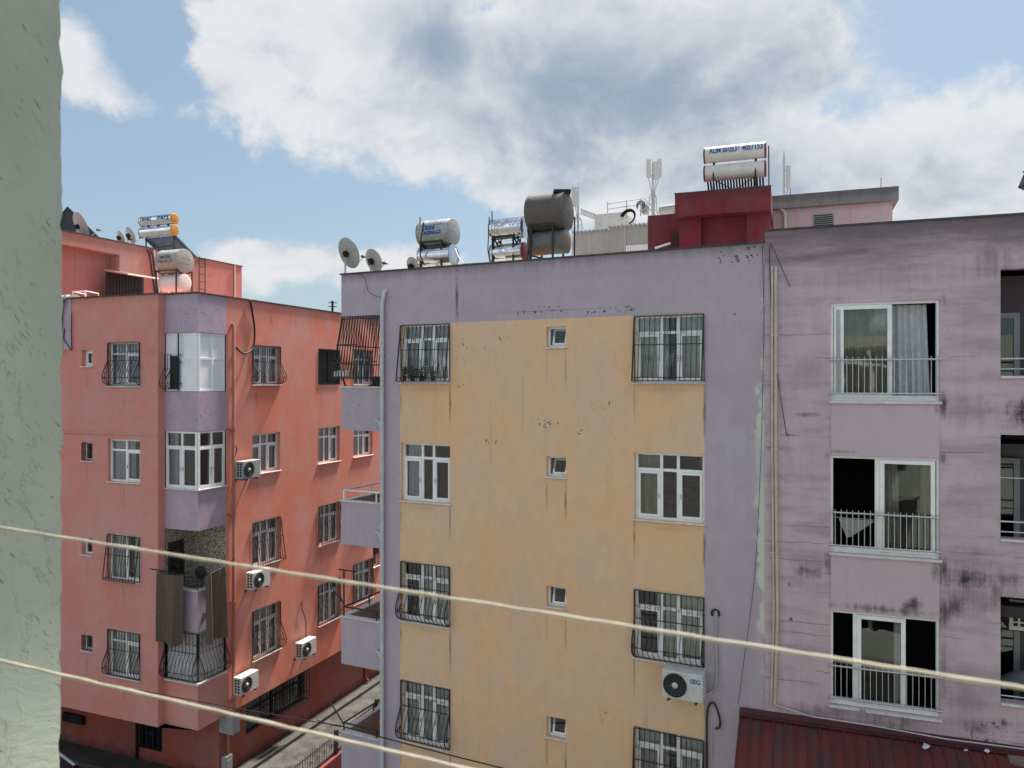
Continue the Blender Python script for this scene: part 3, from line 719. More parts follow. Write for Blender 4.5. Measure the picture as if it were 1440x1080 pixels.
ch = [(YF.u(660), YF.z(660, 490), .6, .5, .62), (YF.u(705), YF.z(705, 470), .5, .3, .5), (YF.u(650), YF.z(650, 535), .3, .35, .5), (YF.u(765), YF.z(765, 595), .45, .16, .9), (YF.u(815), YF.z(815, 600), .2, .3, .8), (YF.u(850), YF.z(850, 573), .5, .2, .7),
      (YF.u(690), YF.z(690, 620), .4, .12, .7), (YF.u(860), YF.z(860, 625), .5, .3, .4), (YF.u(760), YF.z(760, 437), 1.4, .16, .75), (YF.u(860), YF.z(860, 437), 1.0, .14, .85), (YF.u(1040), YF.z(1040, 360), .6, .35, .85), (YF.u(960), YF.z(960, 380), .9, .3, .4),
      (YF.u(850), YF.z(850, 1010), .45, .2, .7), (YF.u(830), YF.z(830, 780), .3, .3, .4), (YF.u(560), YF.z(560, 420), .6, .3, .3), (YF.u(1030), YF.z(1030, 440), .3, .4, .4)]
pt = [(YF.u(1076), 10.0, .17, 3.2, (.60, .60, .54, 1), .9), (YF.u(1055), 10.8, .5, .5, (.42, .38, .42, 1), .45), (YF.u(1045), 7.0, .35, .8, (.36, .32, .36, 1), .5), (YF.u(1040), 11.3, .25, .35, (.45, .42, .46, 1), .5), (YF.u(800), 14.9, 3.5, .18, (.36, .3, .33, 1), .4)]
M_YW = plaster('lilac_yellow_plaster', (.43, .36, .415, 1), 'x', (.70, .46, .285, 1), (YF.u(562.6), YF.u(990.8), yt), st, ch, (15.3, .55, .45), .07, .08, None, .18, ((.50, .42, .38, 1), .22), None, (.075, .062, .055, 1), pt, .0)
mb = MB(); wall(mb, YS, UE, 0, 15.22, y_l + y_r + y_s, .2)
mb.quad((0, 0, 14.17), (YS, 0, 14.17), (YS, 0, 15.22), (0, 0, 15.22)); mb.quad((0, 0, 14.17), (0, 0, 15.22), (0, 12, 15.22), (0, 12, 14.17)); mb.quad((0, 0, 14.17), (0, 12, 14.17), (YS, 12, 14.17), (YS, 0, 14.17))
mb.quad((YS, 0, 0), (YS, 0, 14.17), (YS, 12, 14.17), (YS, 12, 0)); mb.quad((YS, 12, 0), (UE, 12, 0), (UE, 12, 15.22), (YS, 12, 15.22))
mb.build('wall', M_YW, Yb)
mb = MB(); mb.box(.02, UE, .02, .16, 14.5, 15.21); mb.box(.02, .16, .16, 11.9, 14.5, 15.21); mb.box(.05, UE, .1, 11.9, 14.25, 14.5); mb.build('roof', M_CONC, Yb)
mb = MB(); mb.box(-.03, UE - .01, -.035, .2, 15.221, 15.255); mb.box(-.03, .2, .2, 12, 15.221, 15.255); mb.build('coping', M_COPING, Yb)
mb = MB()
for z in (11.4, 8.55, 5.65, 2.8): mb.box(YS + .05, UE, .25, 11.8, z - .18, z)
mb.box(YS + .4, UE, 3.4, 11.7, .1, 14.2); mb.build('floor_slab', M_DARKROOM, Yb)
for i, h in enumerate(y_l[:4]): window(YF, *h, (.40, .63), .74, (0, 2), rd=.1, gr=('slant', None, 'belly', 'belly')[i], curt=('full', [(.05, .33)], 'full', 'full')[i], seed=50 + i, curtm=M_GREYCURT if i < 2 else None, out=.22)
for i, h in enumerate(y_r[:4]): window(YF, *h, (.38, .62), .74, (0, 2), rd=.1, gr=('slant', None, 'belly', 'slant')[i], curt=('full', [(.03, .36)], 'full', 'full')[i], seed=60 + i, curtm=(M_TULLE, M_BEIGECURT, M_TULLE, M_GREYCURT)[i], out=.2)
for i, h in enumerate(y_s[:4]): window(YF, *h, (), None, (), rd=.11, curt=None, handle=False, ft=.045, sill_out=.045)
for i, h in enumerate(y_s[:4]):      # tilted little casements
    mb = YF.mb(); mb.M = mb.M @ T(h[0] + .07, .12, h[2] + .05) @ Matrix.Rotation(rad(-14 if i != 1 else -24), 4, 'X'); sash(mb, .03, h[1] - h[0] - .11, .0, .36, .04, -.02, .02); mb.build('casement', M_PVC, Yb)
for i in (4,):
    for h in (y_l[i], y_r[i]): window(YF, *h, (.4, .6), .74, (0, 2), rd=.1, gr='belly', curt='full', seed=70, scroll=False)
# balconies on the alley side
M_BALC = plaster('lilac_balcony_plaster', (.43, .36, .415, 1), 'x', streak=.15, mott=.08, fade=((.4, .36, .42, 1), .25), bump=.15, chips=[(.5, 11.8, .5, .4, .6)])
M_BIN = basic('cream_balcony_inside', (.55, .42, .3, 1), .85, 0, .12, 4)
for i, (zb, zt_) in enumerate(((11.30, 12.37), (8.42, 9.50), (5.40, 6.58), (2.55, 3.68))):
    mb = MB(); D = 3.3
    mb.box(0, YS - .002, 0.0, .1, zb, zt_); mb.box(0, .1, .1, D, zb, zt_); mb.box(.1, YS - .002, .1, D, zb, zb + .14); mb.box(.1, YS - .002, D - .1, D, zb + .14, zt_)
    b_ = mb.build('balcony', M_BALC, Yb)
    mb = MB(); mb.box(-.03, YS - .002, -.03, .13, zt_ + .001, zt_ + .035); mb.box(-.03, .13, .13, D, zt_ + .001, zt_ + .035); mb.build('ledge', M_SILL, b_)
    mb = MB(); mb.quad((.103, .103, zb + .15), (.103, D - .11, zb + .15), (.103, D - .11, zt_), (.103, .103, zt_)); mb.quad((YS - .01, .103, zb + .143), (YS - .01, D - .11, zb + .143), (.103, D - .11, zb + .143), (.103, .103, zb + .143)); mb.build('lining', M_BIN, b_)
    mb = MB()
    if i == 0:      # leaning cage of bars
        o_ = .18
        for k in range(15):
            x = .02 + k * .084
            mb.tube([(x - .0, -.02 + .02, 14.16), (x - .14 + k * .004, -o_, 12.75), (x - .14 + k * .004, -o_, 12.55)], .011, 4, 0, False)
        for z, f in ((14.1, 0), (13.45, .55), (12.98, .85), (12.62, 1.0)): mb.tube([(-.14 * f, -o_ * f, z), (YS - .02 if z != 13.45 else .55, -o_ * f, z - (.06 if z == 12.98 else 0))], .017, 4, 0, False)
        mb.tube([(-.14, -o_, 12.99), (YS - .02, -o_ * .8, 13.02)], .015, 4, 0, False)
        for k in range(30):
            y = .1 + k * .108; mb.tube([(.03, y, 14.16), (-.12, y, 12.6)], .011, 4, 0, False)
        for z, f in ((13.45, .55), (12.98, .85), (12.62, 1)): mb.tube([(-.14 * f, -.1, z), (-.14 * f, D, z)], .016, 4, 0, False)
        for x in (.12, 1.0, 1.12): mb.tube([(x, .02, 12.4), (x, -.1, 12.62)], .025, 4, 0, False)
        mb.tube([(.1, -.1, 12.62), (YS, -.1, 12.62)], .025, 4, 0, False); mb.tube([(.03, .02, 14.16), (-.14, -o_, 12.62)], .022, 4, 0, False)
        mb.build('balcony_grille', M_IRON, b_)
    elif i == 1:
        for z in (9.78,): mb.tube([(YS - .03, .04, z), (.05, .04, z), (.05, D, z)], .022, 6)
        for p in ((.05, .04), (.05, 1.2), (.05, 2.3), (1.05, .04)): mb.tube([(p[0], p[1], 9.53), (p[0], p[1], 9.78)], .02, 6)
        mb.build('balcony_railing', M_PVC, b_)
    elif i == 2:
        mb.tube([(YS - .03, .04, 6.83), (.05, .04, 6.83), (.05, D, 6.83)], .022, 6)
        for p in ((.05, 1.1), (.05, 2.2), (1.05, .04)): mb.tube([(p[0], p[1], 6.61), (p[0], p[1], 6.83)], .02, 6)
        mb.tube([(.05, .04, 6.61), (.05, .04, 7.75)], .022, 6); mb.tube([(-.12, .04, 7.76), (.42, .04, 7.76)], .018, 6); mb.tube([(.05, .04, 6.9), (-.38, .04, 7.32)], .016, 6)
        mb.build('balcony_railing', M_IRON, b_)
    else:
        mb.tube([(YS - .03, .04, 3.9), (.05, .04, 3.9), (.05, D, 3.9)], .022, 6)
        for p in ((.05, .04), (.05, 1.3), (1.05, .04)): mb.tube([(p[0], p[1], 3.71), (p[0], p[1], 3.9)], .02, 6)
        mb.tube([(.05, .04, 3.85), (-.42, .04, 4.38)], .018, 6)
        mb.build('balcony_railing', M_IRON, b_)
mb = YF.mb(); u = YF.u(540)
mb.tube([(u + .06, .0, 14.75), (u + .06, -.06, 14.74), (u + .03, -.08, 14.55), (u, -.08, 14.4), (u, -.08, 0)], .052, 10)
for y in (600, 757, 925): z = YF.z(540, y); mb.tube([(u - .22, -.03, z + .14), (u - .12, -.05, z + .13), (u - .03, -.08, z)], .03, 8)
for z in (13.2, 10.3, 7.5, 4.6): mb.tube([(u, -.08, z), (u, -.08, z + .05)], .064, 10)
mb.build('downpipe', M_PIPE, Yb)

# ---------------------------------------------------------------- mauve weathered block on the right
R0 = YF.W @ Vector((UE, 0, 0)); R0.z = 0
dR = Vector((.9386, -.3451, 0)); nR = Vector((.3451, .9386, 0))
Rb = empty('apartment_building', frame(R0 - nR * .03, dR, nR, (0, 0, 1)), 'mauve weathered apartment block with sliding windows, at the right', 'apartment building')
RF = Fac(Rb)
r_w = [(RF.u(1168), RF.u(1321.5), a, b) for a, b in ((12.16, 14.0), (9.30, 11.12), (6.43, 8.2))]
r_b = [(RF.u(1407), RF.u(1407) + 2.4, a, b) for a, b in ((12.62, 14.5), (9.75, 11.58), (6.86, 8.72))]
ua, ub = r_w[0][0], r_w[0][1]
st = [(ub + .06, 12.1, .12, .35, .9), (ub + .05, 11.1, .1, .2, .8), (ub + .06, 9.1, .16, .45, .95), (ub + .45, RF.z(1375, 815), .75, .36, 1.0), (ub + .25, RF.z(1345, 850), .3, .45, .9), (RF.u(1415), RF.z(1415, 815), .3, .3, .8), (ub + .06, 8.35, .2, .5, .85), (ub + .07, 7.4, .1, .9, .6), (ua - .05, 9.1, .14, .3, .7), (ua - .35, RF.z(1135, 803), .48, .17, 1.0),
      (RF.u(1107), RF.z(1107, 612), .05, .06, 1), (RF.u(1112), RF.z(1112, 612), .3, .03, .7), (RF.u(1110), RF.z(1110, 401), .04, .06, 1), (RF.u(1110), RF.z(1110, 822), .06, .07, 1), (RF.u(1112), RF.z(1112, 871), .05, .06, 1), (RF.u(1133), RF.z(1133, 583), .3, .07, .6),
      ((ua + ub) / 2, 8.3, 1.2, .14, .85), (ub - .45, 8.45, .25, .25, 1.0), (ua + .5, 8.35, .35, .18, .8), ((ua + ub) / 2, 6.2, 1.2, .22, .7), (ub + .6, 6.35, .5, .25, .6), (ub + 1.0, 6.5, .15, .12, .9), (RF.u(1438), RF.z(1438, 585), .35, .5, 1.2), (RF.u(1440), RF.z(1440, 600), .6, .12, .6),
      (ub + .45, 8.9, .7, 1.0, .38), (ua - .4, 9.0, .5, .5, .35), (ua - .4, RF.z(1130, 520), .6, .5, .3), ((ua + ub) / 2, 11.4, 1.3, .3, .25), (ub + .5, 12.0, .6, .5, .35), (ub + .4, 6.9, .5, .7, .35), (ua + .6, 14.5, 2.5, .4, .3), (RF.u(1390), 14.8, .7, .6, .5), (RF.u(1150), 6.25, .7, .25, .55), (ua + .1, 6.3, .15, .5, .6), (ua - .06, 11.1, .1, .2, .5), (RF.u(1400), RF.z(1400, 830), .16, .4, .6), (RF.u(1380), 9.45, .5, .06, .5), (ub + .06, 14.0, .12, .15, .4)]
M_RW = plaster('mauve_plaster', (.52, .40, .445, 1), 'x', None, None, st, [(ub + .7, 6.3, .5, .3, .9), (RF.u(1100), 15.3, .4, .15, .6)], (15.75, 2.1, .72), .14, .12, (.55, .30, .5, 1.5), .3, ((.42, .32, .36, 1), .3), (5.5, 6.3, .6), (.05, .046, .051, 1), (), .25, bands=.34)
mb = MB(); wall(mb, 0, 9, 0, 15.44, r_w + r_b, .2); mb.quad((0, 0, 0), (0, 0, 15.44), (0, 3, 15.44), (0, 3, 0)); mb.quad((9, 0, 0), (9, 12, 0), (9, 12, 15.44), (9, 0, 15.44)); mb.quad((0, 12, 0), (9, 12, 0), (9, 12, 15.44), (0, 12, 15.44))
mb.build('wall', M_RW, Rb)
M_RWC = plaster('mauve_panel_plaster', (.52, .40, .445, 1), 'x', None, None, [((ua + ub) / 2, 8.3, 1.3, .12, .8), (ub - .45, 8.42, .25, .22, .9), (ub - .05, 9.1, .12, .3, .7), (ub - .04, 12.0, .1, .2, .7), (ua + .1, 11.2, .5, .06, .6)], (), None, .06, .07, None, .15, ((.42, .33, .37, 1), .2), None, (.05, .046, .051, 1))
for z0, z1 in ((11.12, 12.105), (8.2, 9.245)): mb = MB(); mb.box(ua + .005, ub - .005, -.012, .05, z0 + .004, z1); mb.build('spandrel_panel', M_RWC, Rb)
mb = MB(); mb.box(.02, 8.98, .02, .16, 14.7, 15.43); mb.box(.02, .16, .16, 11.9, 14.7, 15.43); mb.box(.05, 8.95, .16, 11.9, 14.55, 14.75); mb.build('roof', M_CONC, Rb)
mb = MB(); mb.box(-.02, 9, -.03, .2, 15.441, 15.475); mb.build('coping', M_COPING, Rb)
mb = MB()
for z in (11.4, 8.5, 5.65, 2.8): mb.box(.05, 8.9, .25, 11.8, z - .2, z)
mb.box(.3, 8.8, 3.6, 11.7, .1, 14.4); mb.box(ub + .5, ub + .6, .25, 3.6, .1, 14.4); mb.build('floor_slab', M_DARKROOM, Rb)
def sliding(h, parts, curts, seed, broken=False):
    u0, u1, z0, z1 = h; w_ = u1 - u0; mb = MB(); y = .05
    sash(mb, u0, u1, z0, z1, .045, y, y + .12)
    for kind, a, b in parts:
        if kind == 'post': mb.box(u0 + w_ * a, u0 + w_ * b, y + .01, y + .1, z0 + .045, z1 - .045)
        else: sash(mb, u0 + w_ * a, u0 + w_ * b, z0 + .06, z1 - .05, .075, y - .012, y + .03)
    mb.box(u0 + .05, u1 - .05, y + .02, y + .11, z0 + .045, z0 + .10)
    win = mb.build('window', M_PVC, Rb)
    mb = MB()
    for kind, a, b in parts:
        if kind == 'leaf': mb.quad((u0 + w_ * a + .06, y + .01, z0 + .1), (u0 + w_ * b - .06, y + .01, z0 + .1), (u0 + w_ * b - .06, y + .01, z1 - .1), (u0 + w_ * a + .06, y + .01, z1 - .1))
        if kind == 'glass': mb.quad((u0 + w_ * a, y + .06, z0 + .1), (u0 + w_ * b, y + .06, z0 + .1), (u0 + w_ * b, y + .06, z1 - .05), (u0 + w_ * a, y + .06, z1 - .05))
    mb.build('pane', M_GLASS, win)
    for q, (a, b, m, ln) in enumerate(curts): curtain(RF, win, u0 + w_ * a, u0 + w_ * b, z0 + .05, z1 - .06, .22, m, seed=seed + q, amp=.05, lean=ln)
    mb = MB()
    if broken: mb.box(u0 - .02, u0 + w_ * .27, -.06, .05, z0 - .05, z0 - .005); mb.box(u0 + w_ * .33, u1 + .03, -.06, .05, z0 - .06, z0 - .015)
    else: mb.box(u0 - .02, u1 + .03, -.06, .05, z0 - .05, z0 - .005)
    mb.build('sill', M_SILL, win)
    mb = MB(); zt_, zb = z0 + (z1 - z0) * .415, z0 + (z1 - z0) * .075
    for z in (zt_, zb): mb.tube([(u0 - .03, -.03, z), (u1 + .03, -.03, z)], .02, 6)
    n = 18
    for k in range(n): u = u0 + .08 + (w_ - .12) * k / (n - 1); mb.tube([(u, -.035, zb - .03), (u, -.035, zt_ + .06)], .0085, 6)
    mb.build('railing', M_STEEL, win)
    return win
sliding(r_w[0], [('post', .03, .055), ('leaf', .085, .575), ('glass', .055, .085)], [(.10, .54, M_BEIGECURT, 0), (.57, .9, M_GREYCURT, .06)], 80)
w2 = sliding(r_w[1], [('post', .42, .47), ('leaf', .465, .965)], [(.5, .64, M_BEIGECURT, .05), (.85, .95, M_BEIGECURT, 0)], 84)
sliding(r_w[2], [('post', .215, .25), ('leaf', .25, .70)], [(.6, .67, M_GREYCURT, 0)], 88, True)
mb = MB(); a, b, z0, z1 = r_w[1]; ww = b - a; zz = z0 + .62
mb.add([(a + ww * .08, .2, zz), (a + ww * .42, .2, zz - .02), (a + ww * .40, .19, zz - .07), (a + ww * .20, .17, zz - .34), (a + ww * .16, .17, zz - .36), (a + ww * .11, .18, zz - .15)], [(0, 1, 2, 3, 4, 5)]); mb.tube([(a + .05, .2, zz + .01), (a + ww * .44, .2, zz)], .008, 5)
o = single('hanging_cloth', MB(), M_GREYCURT, Rb.matrix_basis @ T(a + ww * .2, .2, zz), 'pale cloth hanging in the dark open half of the middle sliding window', 'cloth')
mb.v = [Rb.matrix_basis @ v for v in mb.v]; bpy.data.objects.remove(o); single('hanging_cloth', mb, cloth('dim_cloth', (.36, .36, .36, 1), .1), Rb.matrix_basis @ T(a + ww * .2, .2, zz), 'pale cloth hanging in the dark open half of the middle sliding window', 'cloth')
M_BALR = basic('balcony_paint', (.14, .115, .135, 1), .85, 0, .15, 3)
M_DOORP = basic('grey_door_frame', (.36, .38, .4, 1), .4, 0, .1, 3)
for i, h in enumerate(r_b):
    u0, u1, z0, z1 = h; mb = MB(); D = 1.5; zf = z0 - .65
    mb.quad((u0 - .3, D, zf), (u1 + .3, D, zf), (u1 + .3, D, z1 + .05), (u0 - .3, D, z1 + .05)); mb.quad((u0 - .3, .2, zf), (u0 - .3, D, zf), (u0 - .3, D, z1 + .05), (u0 - .3, .2, z1 + .05)); mb.quad((u1 + .3, .2, zf), (u1 + .3, .2, z1 + .05), (u1 + .3, D, z1 + .05), (u1 + .3, D, zf))
    mb.quad((u0 - .3, .2, z1 + .05), (u0 - .3, D, z1 + .05), (u1 + .3, D, z1 + .05), (u1 + .3, .2, z1 + .05)); mb.quad((u0 - .3, .2, zf), (u1 + .3, .2, zf), (u1 + .3, D, zf), (u0 - .3, D, zf))
    b_ = mb.build('balcony', M_BALR, Rb)
    mb = MB(); mb.box(u0 - .0, u1, -.05, .2, z0 - .045, z0 - .003); mb.build('sill', M_SILL, b_)
    mb = MB()
    for z in (z0 + .12, z0 + .3): mb.tube([(u0, -.0, z), (u1, -.0, z)], .014 if z < z0 + .2 else .02, 6)
    mb.build('railing', M_STEEL, b_)
    xr = RF.u(1433, D)
    mb = MB(); sash(mb, xr - .85, xr, zf + .02, z0 + (1.22 if i == 0 else 1.3), .1, D - .06, D - .003); dr = mb.build('balcony_door', M_DOORP, b_)
    mb = MB(); mb.box(xr - .76, xr - .09, D - .03, D - .01, zf + .1, z0 + 1.15); mb.build('pane', M_DARKGLASS, dr)
    if i == 1: mb = MB(); z = RF.z(1420, 672, .5); mb.tube([(u0 - .2, .5, z), (u1, .5, z)], .02, 6); mb.build('curtain_rod', M_STEEL, b_)
for k, (x, w) in enumerate(((1086, .022), (1091, .03))):
    mb = RF.mb(); u = RF.u(x); u2 = RF.u(x - 3)
    mb.tube([(u, -.02, RF.z(x, 375)), (u, -.05, RF.z(x, 380)), (u, -.05, 11), (u + .03, -.05, 8), (u2 + .02, -.05, RF.z(x, 990))], w, 8)
    for z in (13.4, 11.2, 9.2, 7.4): mb.box(u - .04, u + .05, -.06, -.005, z, z + .03)
    mb.build('wall_pipe', M_CREAMPIPE, Rb)
# ---------------------------------------------------------------- the green building we look out of
def green_mat():
    m, g = newmat('green_trowelled_plaster'); co = g.obj()
    wp = g.N('ShaderNodeTexNoise', {'Vector': co, 'Scale': 4.0, 'Detail': 3.0}).outputs[1]
    w = g.vm('SCALE', g.vm('SUBTRACT', wp, (.5, .5, .5))); w.node.inputs['Scale'].default_value = .06
    p = g.vm('ADD', co, w)
    rot = g.N('ShaderNodeMapping', {'Vector': p, 'Rotation': (rad(24), 0, 0)}).outputs[0]
    st = g.noise(g.scale(rot, 1, 7, 40), 1.0, 6.0, .68)          # trowel strokes
    rot2 = g.N('ShaderNodeMapping', {'Vector': p, 'Rotation': (rad(38), 0, 0)}).outputs[0]
    gouge = g.noise(g.scale(rot2, 1, 24, 190), 1.0, 2.0, .5)
    gm = g.m('MULTIPLY', g.ss(gouge, .63, .69), g.ss(g.noise(co, 9.0, 3.0), .46, .56))
    big = g.noise(co, 2.2, 4.0, .6); fine = g.noise(co, 120.0, 3.0)
    cn = g.noise(g.scale(p, 1, 1, .55), 3.2, 7.0, .6, .5)
    ck = g.m('MULTIPLY', g.m('LESS_THAN', g.m('ABSOLUTE', g.m('SUBTRACT', cn, .5)), .004), g.ss(g.noise(co, 2.6, 2.0), .5, .6))
    c = g.mix(g.ss(big, .3, .7), (.345, .395, .335, 1), (.42, .47, .40, 1))
    c = g.mix(g.ss(st, .55, .75, 0, .25), c, (.22, .26, .21, 1))
    c = g.mix(g.m('MAXIMUM', g.m('MULTIPLY', gm, .75), g.m('MULTIPLY', ck, .3)), c, (.09, .1, .085, 1))
    h = g.m('ADD', g.m('MULTIPLY', st, 1.2), g.m('MULTIPLY', fine, .15))
    h = g.m('SUBTRACT', h, g.m('MULTIPLY', g.m('MAXIMUM', gm, ck), .8))
    g.out(g.bsdf(c, .9, 0, g.bump(h, .32, .010), .2)); return m
M_GREEN = green_mat()
Gb = empty('apartment_building', T(0, -.9, 0), 'green plastered apartment building whose rough wall edge stands close at the far left', 'apartment building')
mb = MB(); rnd = random.Random(4)      # fin wall beside the balcony; its arris is chipped by hand
zz = 9.5; prev = None; xs_ = []
while zz < 14:
    j = 0.003 * math.sin(zz * 3.1) + .0025 * math.sin(zz * 23) + .002 * math.sin(zz * 61 + 1) + rnd.gauss(0, .0022) + (-.012 * rnd.random() if rnd.random() < .05 else 0)
    xs_.append((zz, 2.61 + j)); zz += .012 + .02 * rnd.random()
xs_ = [(0, 2.61)] + xs_ + [(17.5, 2.61)]
vs, fs = [], []
for i, (z, y) in enumerate(xs_):
    vs += [(-1.0, .02, z), (-1.0, y - .05, z), (-1.0, y - .006, z), (-1.006, y, z), (-1.42, y + .004, z)]
for i in range(len(xs_) - 1):
    for k in range(4): a = i * 5 + k; fs.append((a, a + 1, a + 6, a + 5))
mb.add(vs, fs); mb.quad((-1.42, 2.61, 0), (-1.42, .02, 0), (-1.42, .02, 14.05), (-1.42, 2.61, 14.05)); mb.build('wing_wall', M_GREEN, Gb)
GF = Fac(Gb, frame((0, 0, 0), (-1, 0, 0), (0, -1, 0), (0, 0, 1)))
gh = [(u, u + 1.5, z, z + 1.4) for u in (-9.5, -6.3, 3.0, 6.0) for z in (1.0, 3.9, 6.8, 9.7, 12.4)] + [(-3.6, -1.4, z, z + 2.1) for z in (3.0, 5.9, 8.8, 11.7)] + [(-.7, .6, 11.1, 13.3)]
mb = GF.mb(); wall(mb, -12, 9, 0, 14.05, gh, .25); mb.build('wall', M_GREEN, Gb)
mb = MB(); mb.box(-8.9, 11.9, -9, -8.8, 0, 14.0); mb.box(-9, -8.8, -8.8, -.01, 0, 14.0); mb.box(11.8, 12, -8.8, -.01, 0, 14.0); mb.box(-9, 12, -9, -.01, 14.05, 14.25); mb.build('rear_wall', M_GREEN, Gb)
for h in gh: window(GF, *h, (.5,), .72, (0, 1), curt=None, sill=False, handle=False)
for i, z in enumerate((2.7, 5.6, 8.5, 11.0, 14.25)):
    x0, x1 = (-1.0, 4.2) if i == 3 else (-1.45, -.3) if i == 4 else (1.0, 4.2)  # top strip: added out-of-view canopy that shades the wing wall
    mb = MB(); mb.box(x0 + .003, x1, .003, 3.9 if i == 4 else 2.5 if i == 3 else 1.2, z - .145, z); mb.build('balcony_or_shade_slab', M_CONC, Gb)
    if i < 3: mb = MB(); mb.box(1.0, 4.2, 1.1, 1.2, z + .003, z + .9); mb.build('balcony_parapet', M_GREEN, Gb)
# clothes lines strung from the wing wall
M_LINE = basic('cream_cord', (.42, .395, .335, 1), .6, 0, .15, 60, .3)
def cord(name, pa, pb, lab):
    A, B = Vector(pa), Vector(pb); d = B - A
    t0 = (-1.0 - A.x) / d.x; A0 = A + d * t0; B0 = A + d * 3.1
    mb = MB(); n = 160
    mb.tube([A0.lerp(B0, i / n) + Vector((0, 0, .0004 * math.sin(i * 2.3))) for i in range(n + 1)], [.0019 + .00022 * math.sin(i * 1.7) for i in range(n + 1)], 8)
    mb.tube([A0 + Vector((.0, 0, -.01)), A0 + Vector((.02, 0, -.012)), A0 + Vector((.022, 0, .004))], .003, 6)
    return single(name, mb, M_LINE, T(*A0), lab, 'clothes line', 'clothes lines across the view')
cord('clothes_line', at(0, 742, 1.0), at(1440, 968, .65), 'upper cream clothes line crossing the whole view in front of the buildings')
cord('clothes_line', at(0, 929, 1.0), at(1440, 1263, .65), 'lower cream clothes line running off the bottom of the view')

# ---------------------------------------------------------------- air conditioners
def aircon(M, label, w=.82, h=.56, mat=None, text=False, flip=False, group='air conditioner units on the facades', bracket=True):
    r_ = empty('air_conditioner', M, label, 'air conditioner', group)
    mat = mat or M_ACWHITE
    mb = MB(); mb.box(-w / 2, w / 2, -.42, -.12, 0, h, bev=.015)
    mb.build('casing', mat, r_)
    cx = -w * .17; cy = h * .5; R_ = h * .42
    mb = MB(); mb.lathe([(0, 0), (R_, 0), (R_, .012)], frame((cx, -.421, cy), (1, 0, 0), (0, 0, 1), (0, -1, 0)), 28); mb.build('fan_well', M_DARK, r_)
    mb = MB()
    for k in range(1, 8): mb.ring((cx, -.438, cy), R_ * k / 7, .0035, (1, 0, 0), (0, 0, 1), 28)
    for k in range(14): a = 2 * math.pi * k / 14; mb.tube([(cx + .04 * math.cos(a), -.436, cy + .04 * math.sin(a)), (cx + R_ * math.cos(a + .25), -.436, cy + R_ * math.sin(a + .25))], .0035, 4, 0, False)
    mb.build('fan_guard', basic('guard_grey', (.12, .125, .125, 1), .5), r_)
    mb = MB(); mb.lathe([(0, .02), (.05, .018), (.06, .0)], frame((cx, -.436, cy), (1, 0, 0), (0, 0, 1), (0, -1, 0)), 18); mb.build('fan_hub', mat, r_)
    sx = -w / 2 - .002
    for k in range(2):
        mb = MB()
        for j in range(5): mb.box(sx - .002, sx + .003, -.37 + k * .11, -.30 + k * .11, .08 + j * .09, .14 + j * .09)
        mb.build('side_vent', M_DARK, r_)
    if bracket:
        for s_ in (-1, 1): mb = MB(); x = s_ * w * .33; mb.box(x - .02, x + .02, -.44, .0, -.045, -.005); mb.box(x - .02, x + .02, -.03, .0, -.12, -.045); mb.build('bracket', M_RUSTIRON, r_)
    return r_
def ac_at(fac, px, y_top, y_bot, label, **k):
    u = fac.u(px, -.3); zt, zb = fac.z(px, y_top, -.3), fac.z(px, y_bot, -.3)
    return aircon(fac.M(u, 0, zb), label, h=.56, **k)
ac_at(SR, 350, 647, 672, 'grey air conditioner beside the unbarred window of the salmon block, highest on that face', mat=M_ACGREY)
ac_at(SR, 364, 801, 826, 'air conditioner under the slanted window cage of the salmon block, behind the upper line')
ac_at(SR, 347, 943, 972, 'white air conditioner with dark side vents low on the salmon block, next to its downpipe')
ac_at(SR, 431, 897, 922, 'white air conditioner farthest down the alley on the salmon wall, below a hanging wire')
a = ac_at(YF, 961, 943, 982, 'white air conditioner with blue lettering under a barred window of the yellow facade')
W_ = wmat(a)
text_mesh('SEG', .12, M_BLUE, a, lambda x, y: W_ @ Vector((x + .26, -.4235, y + .37)), .2, bold=.004)
aircon(RF.M(RF.u(1419, .6) - .12, 1.02, RF.z(1428, 887, .6)) @ RZ(rad(90)), 'air conditioner with a vented end, high in the lowest balcony of the mauve block', mat=M_ACWHITE)

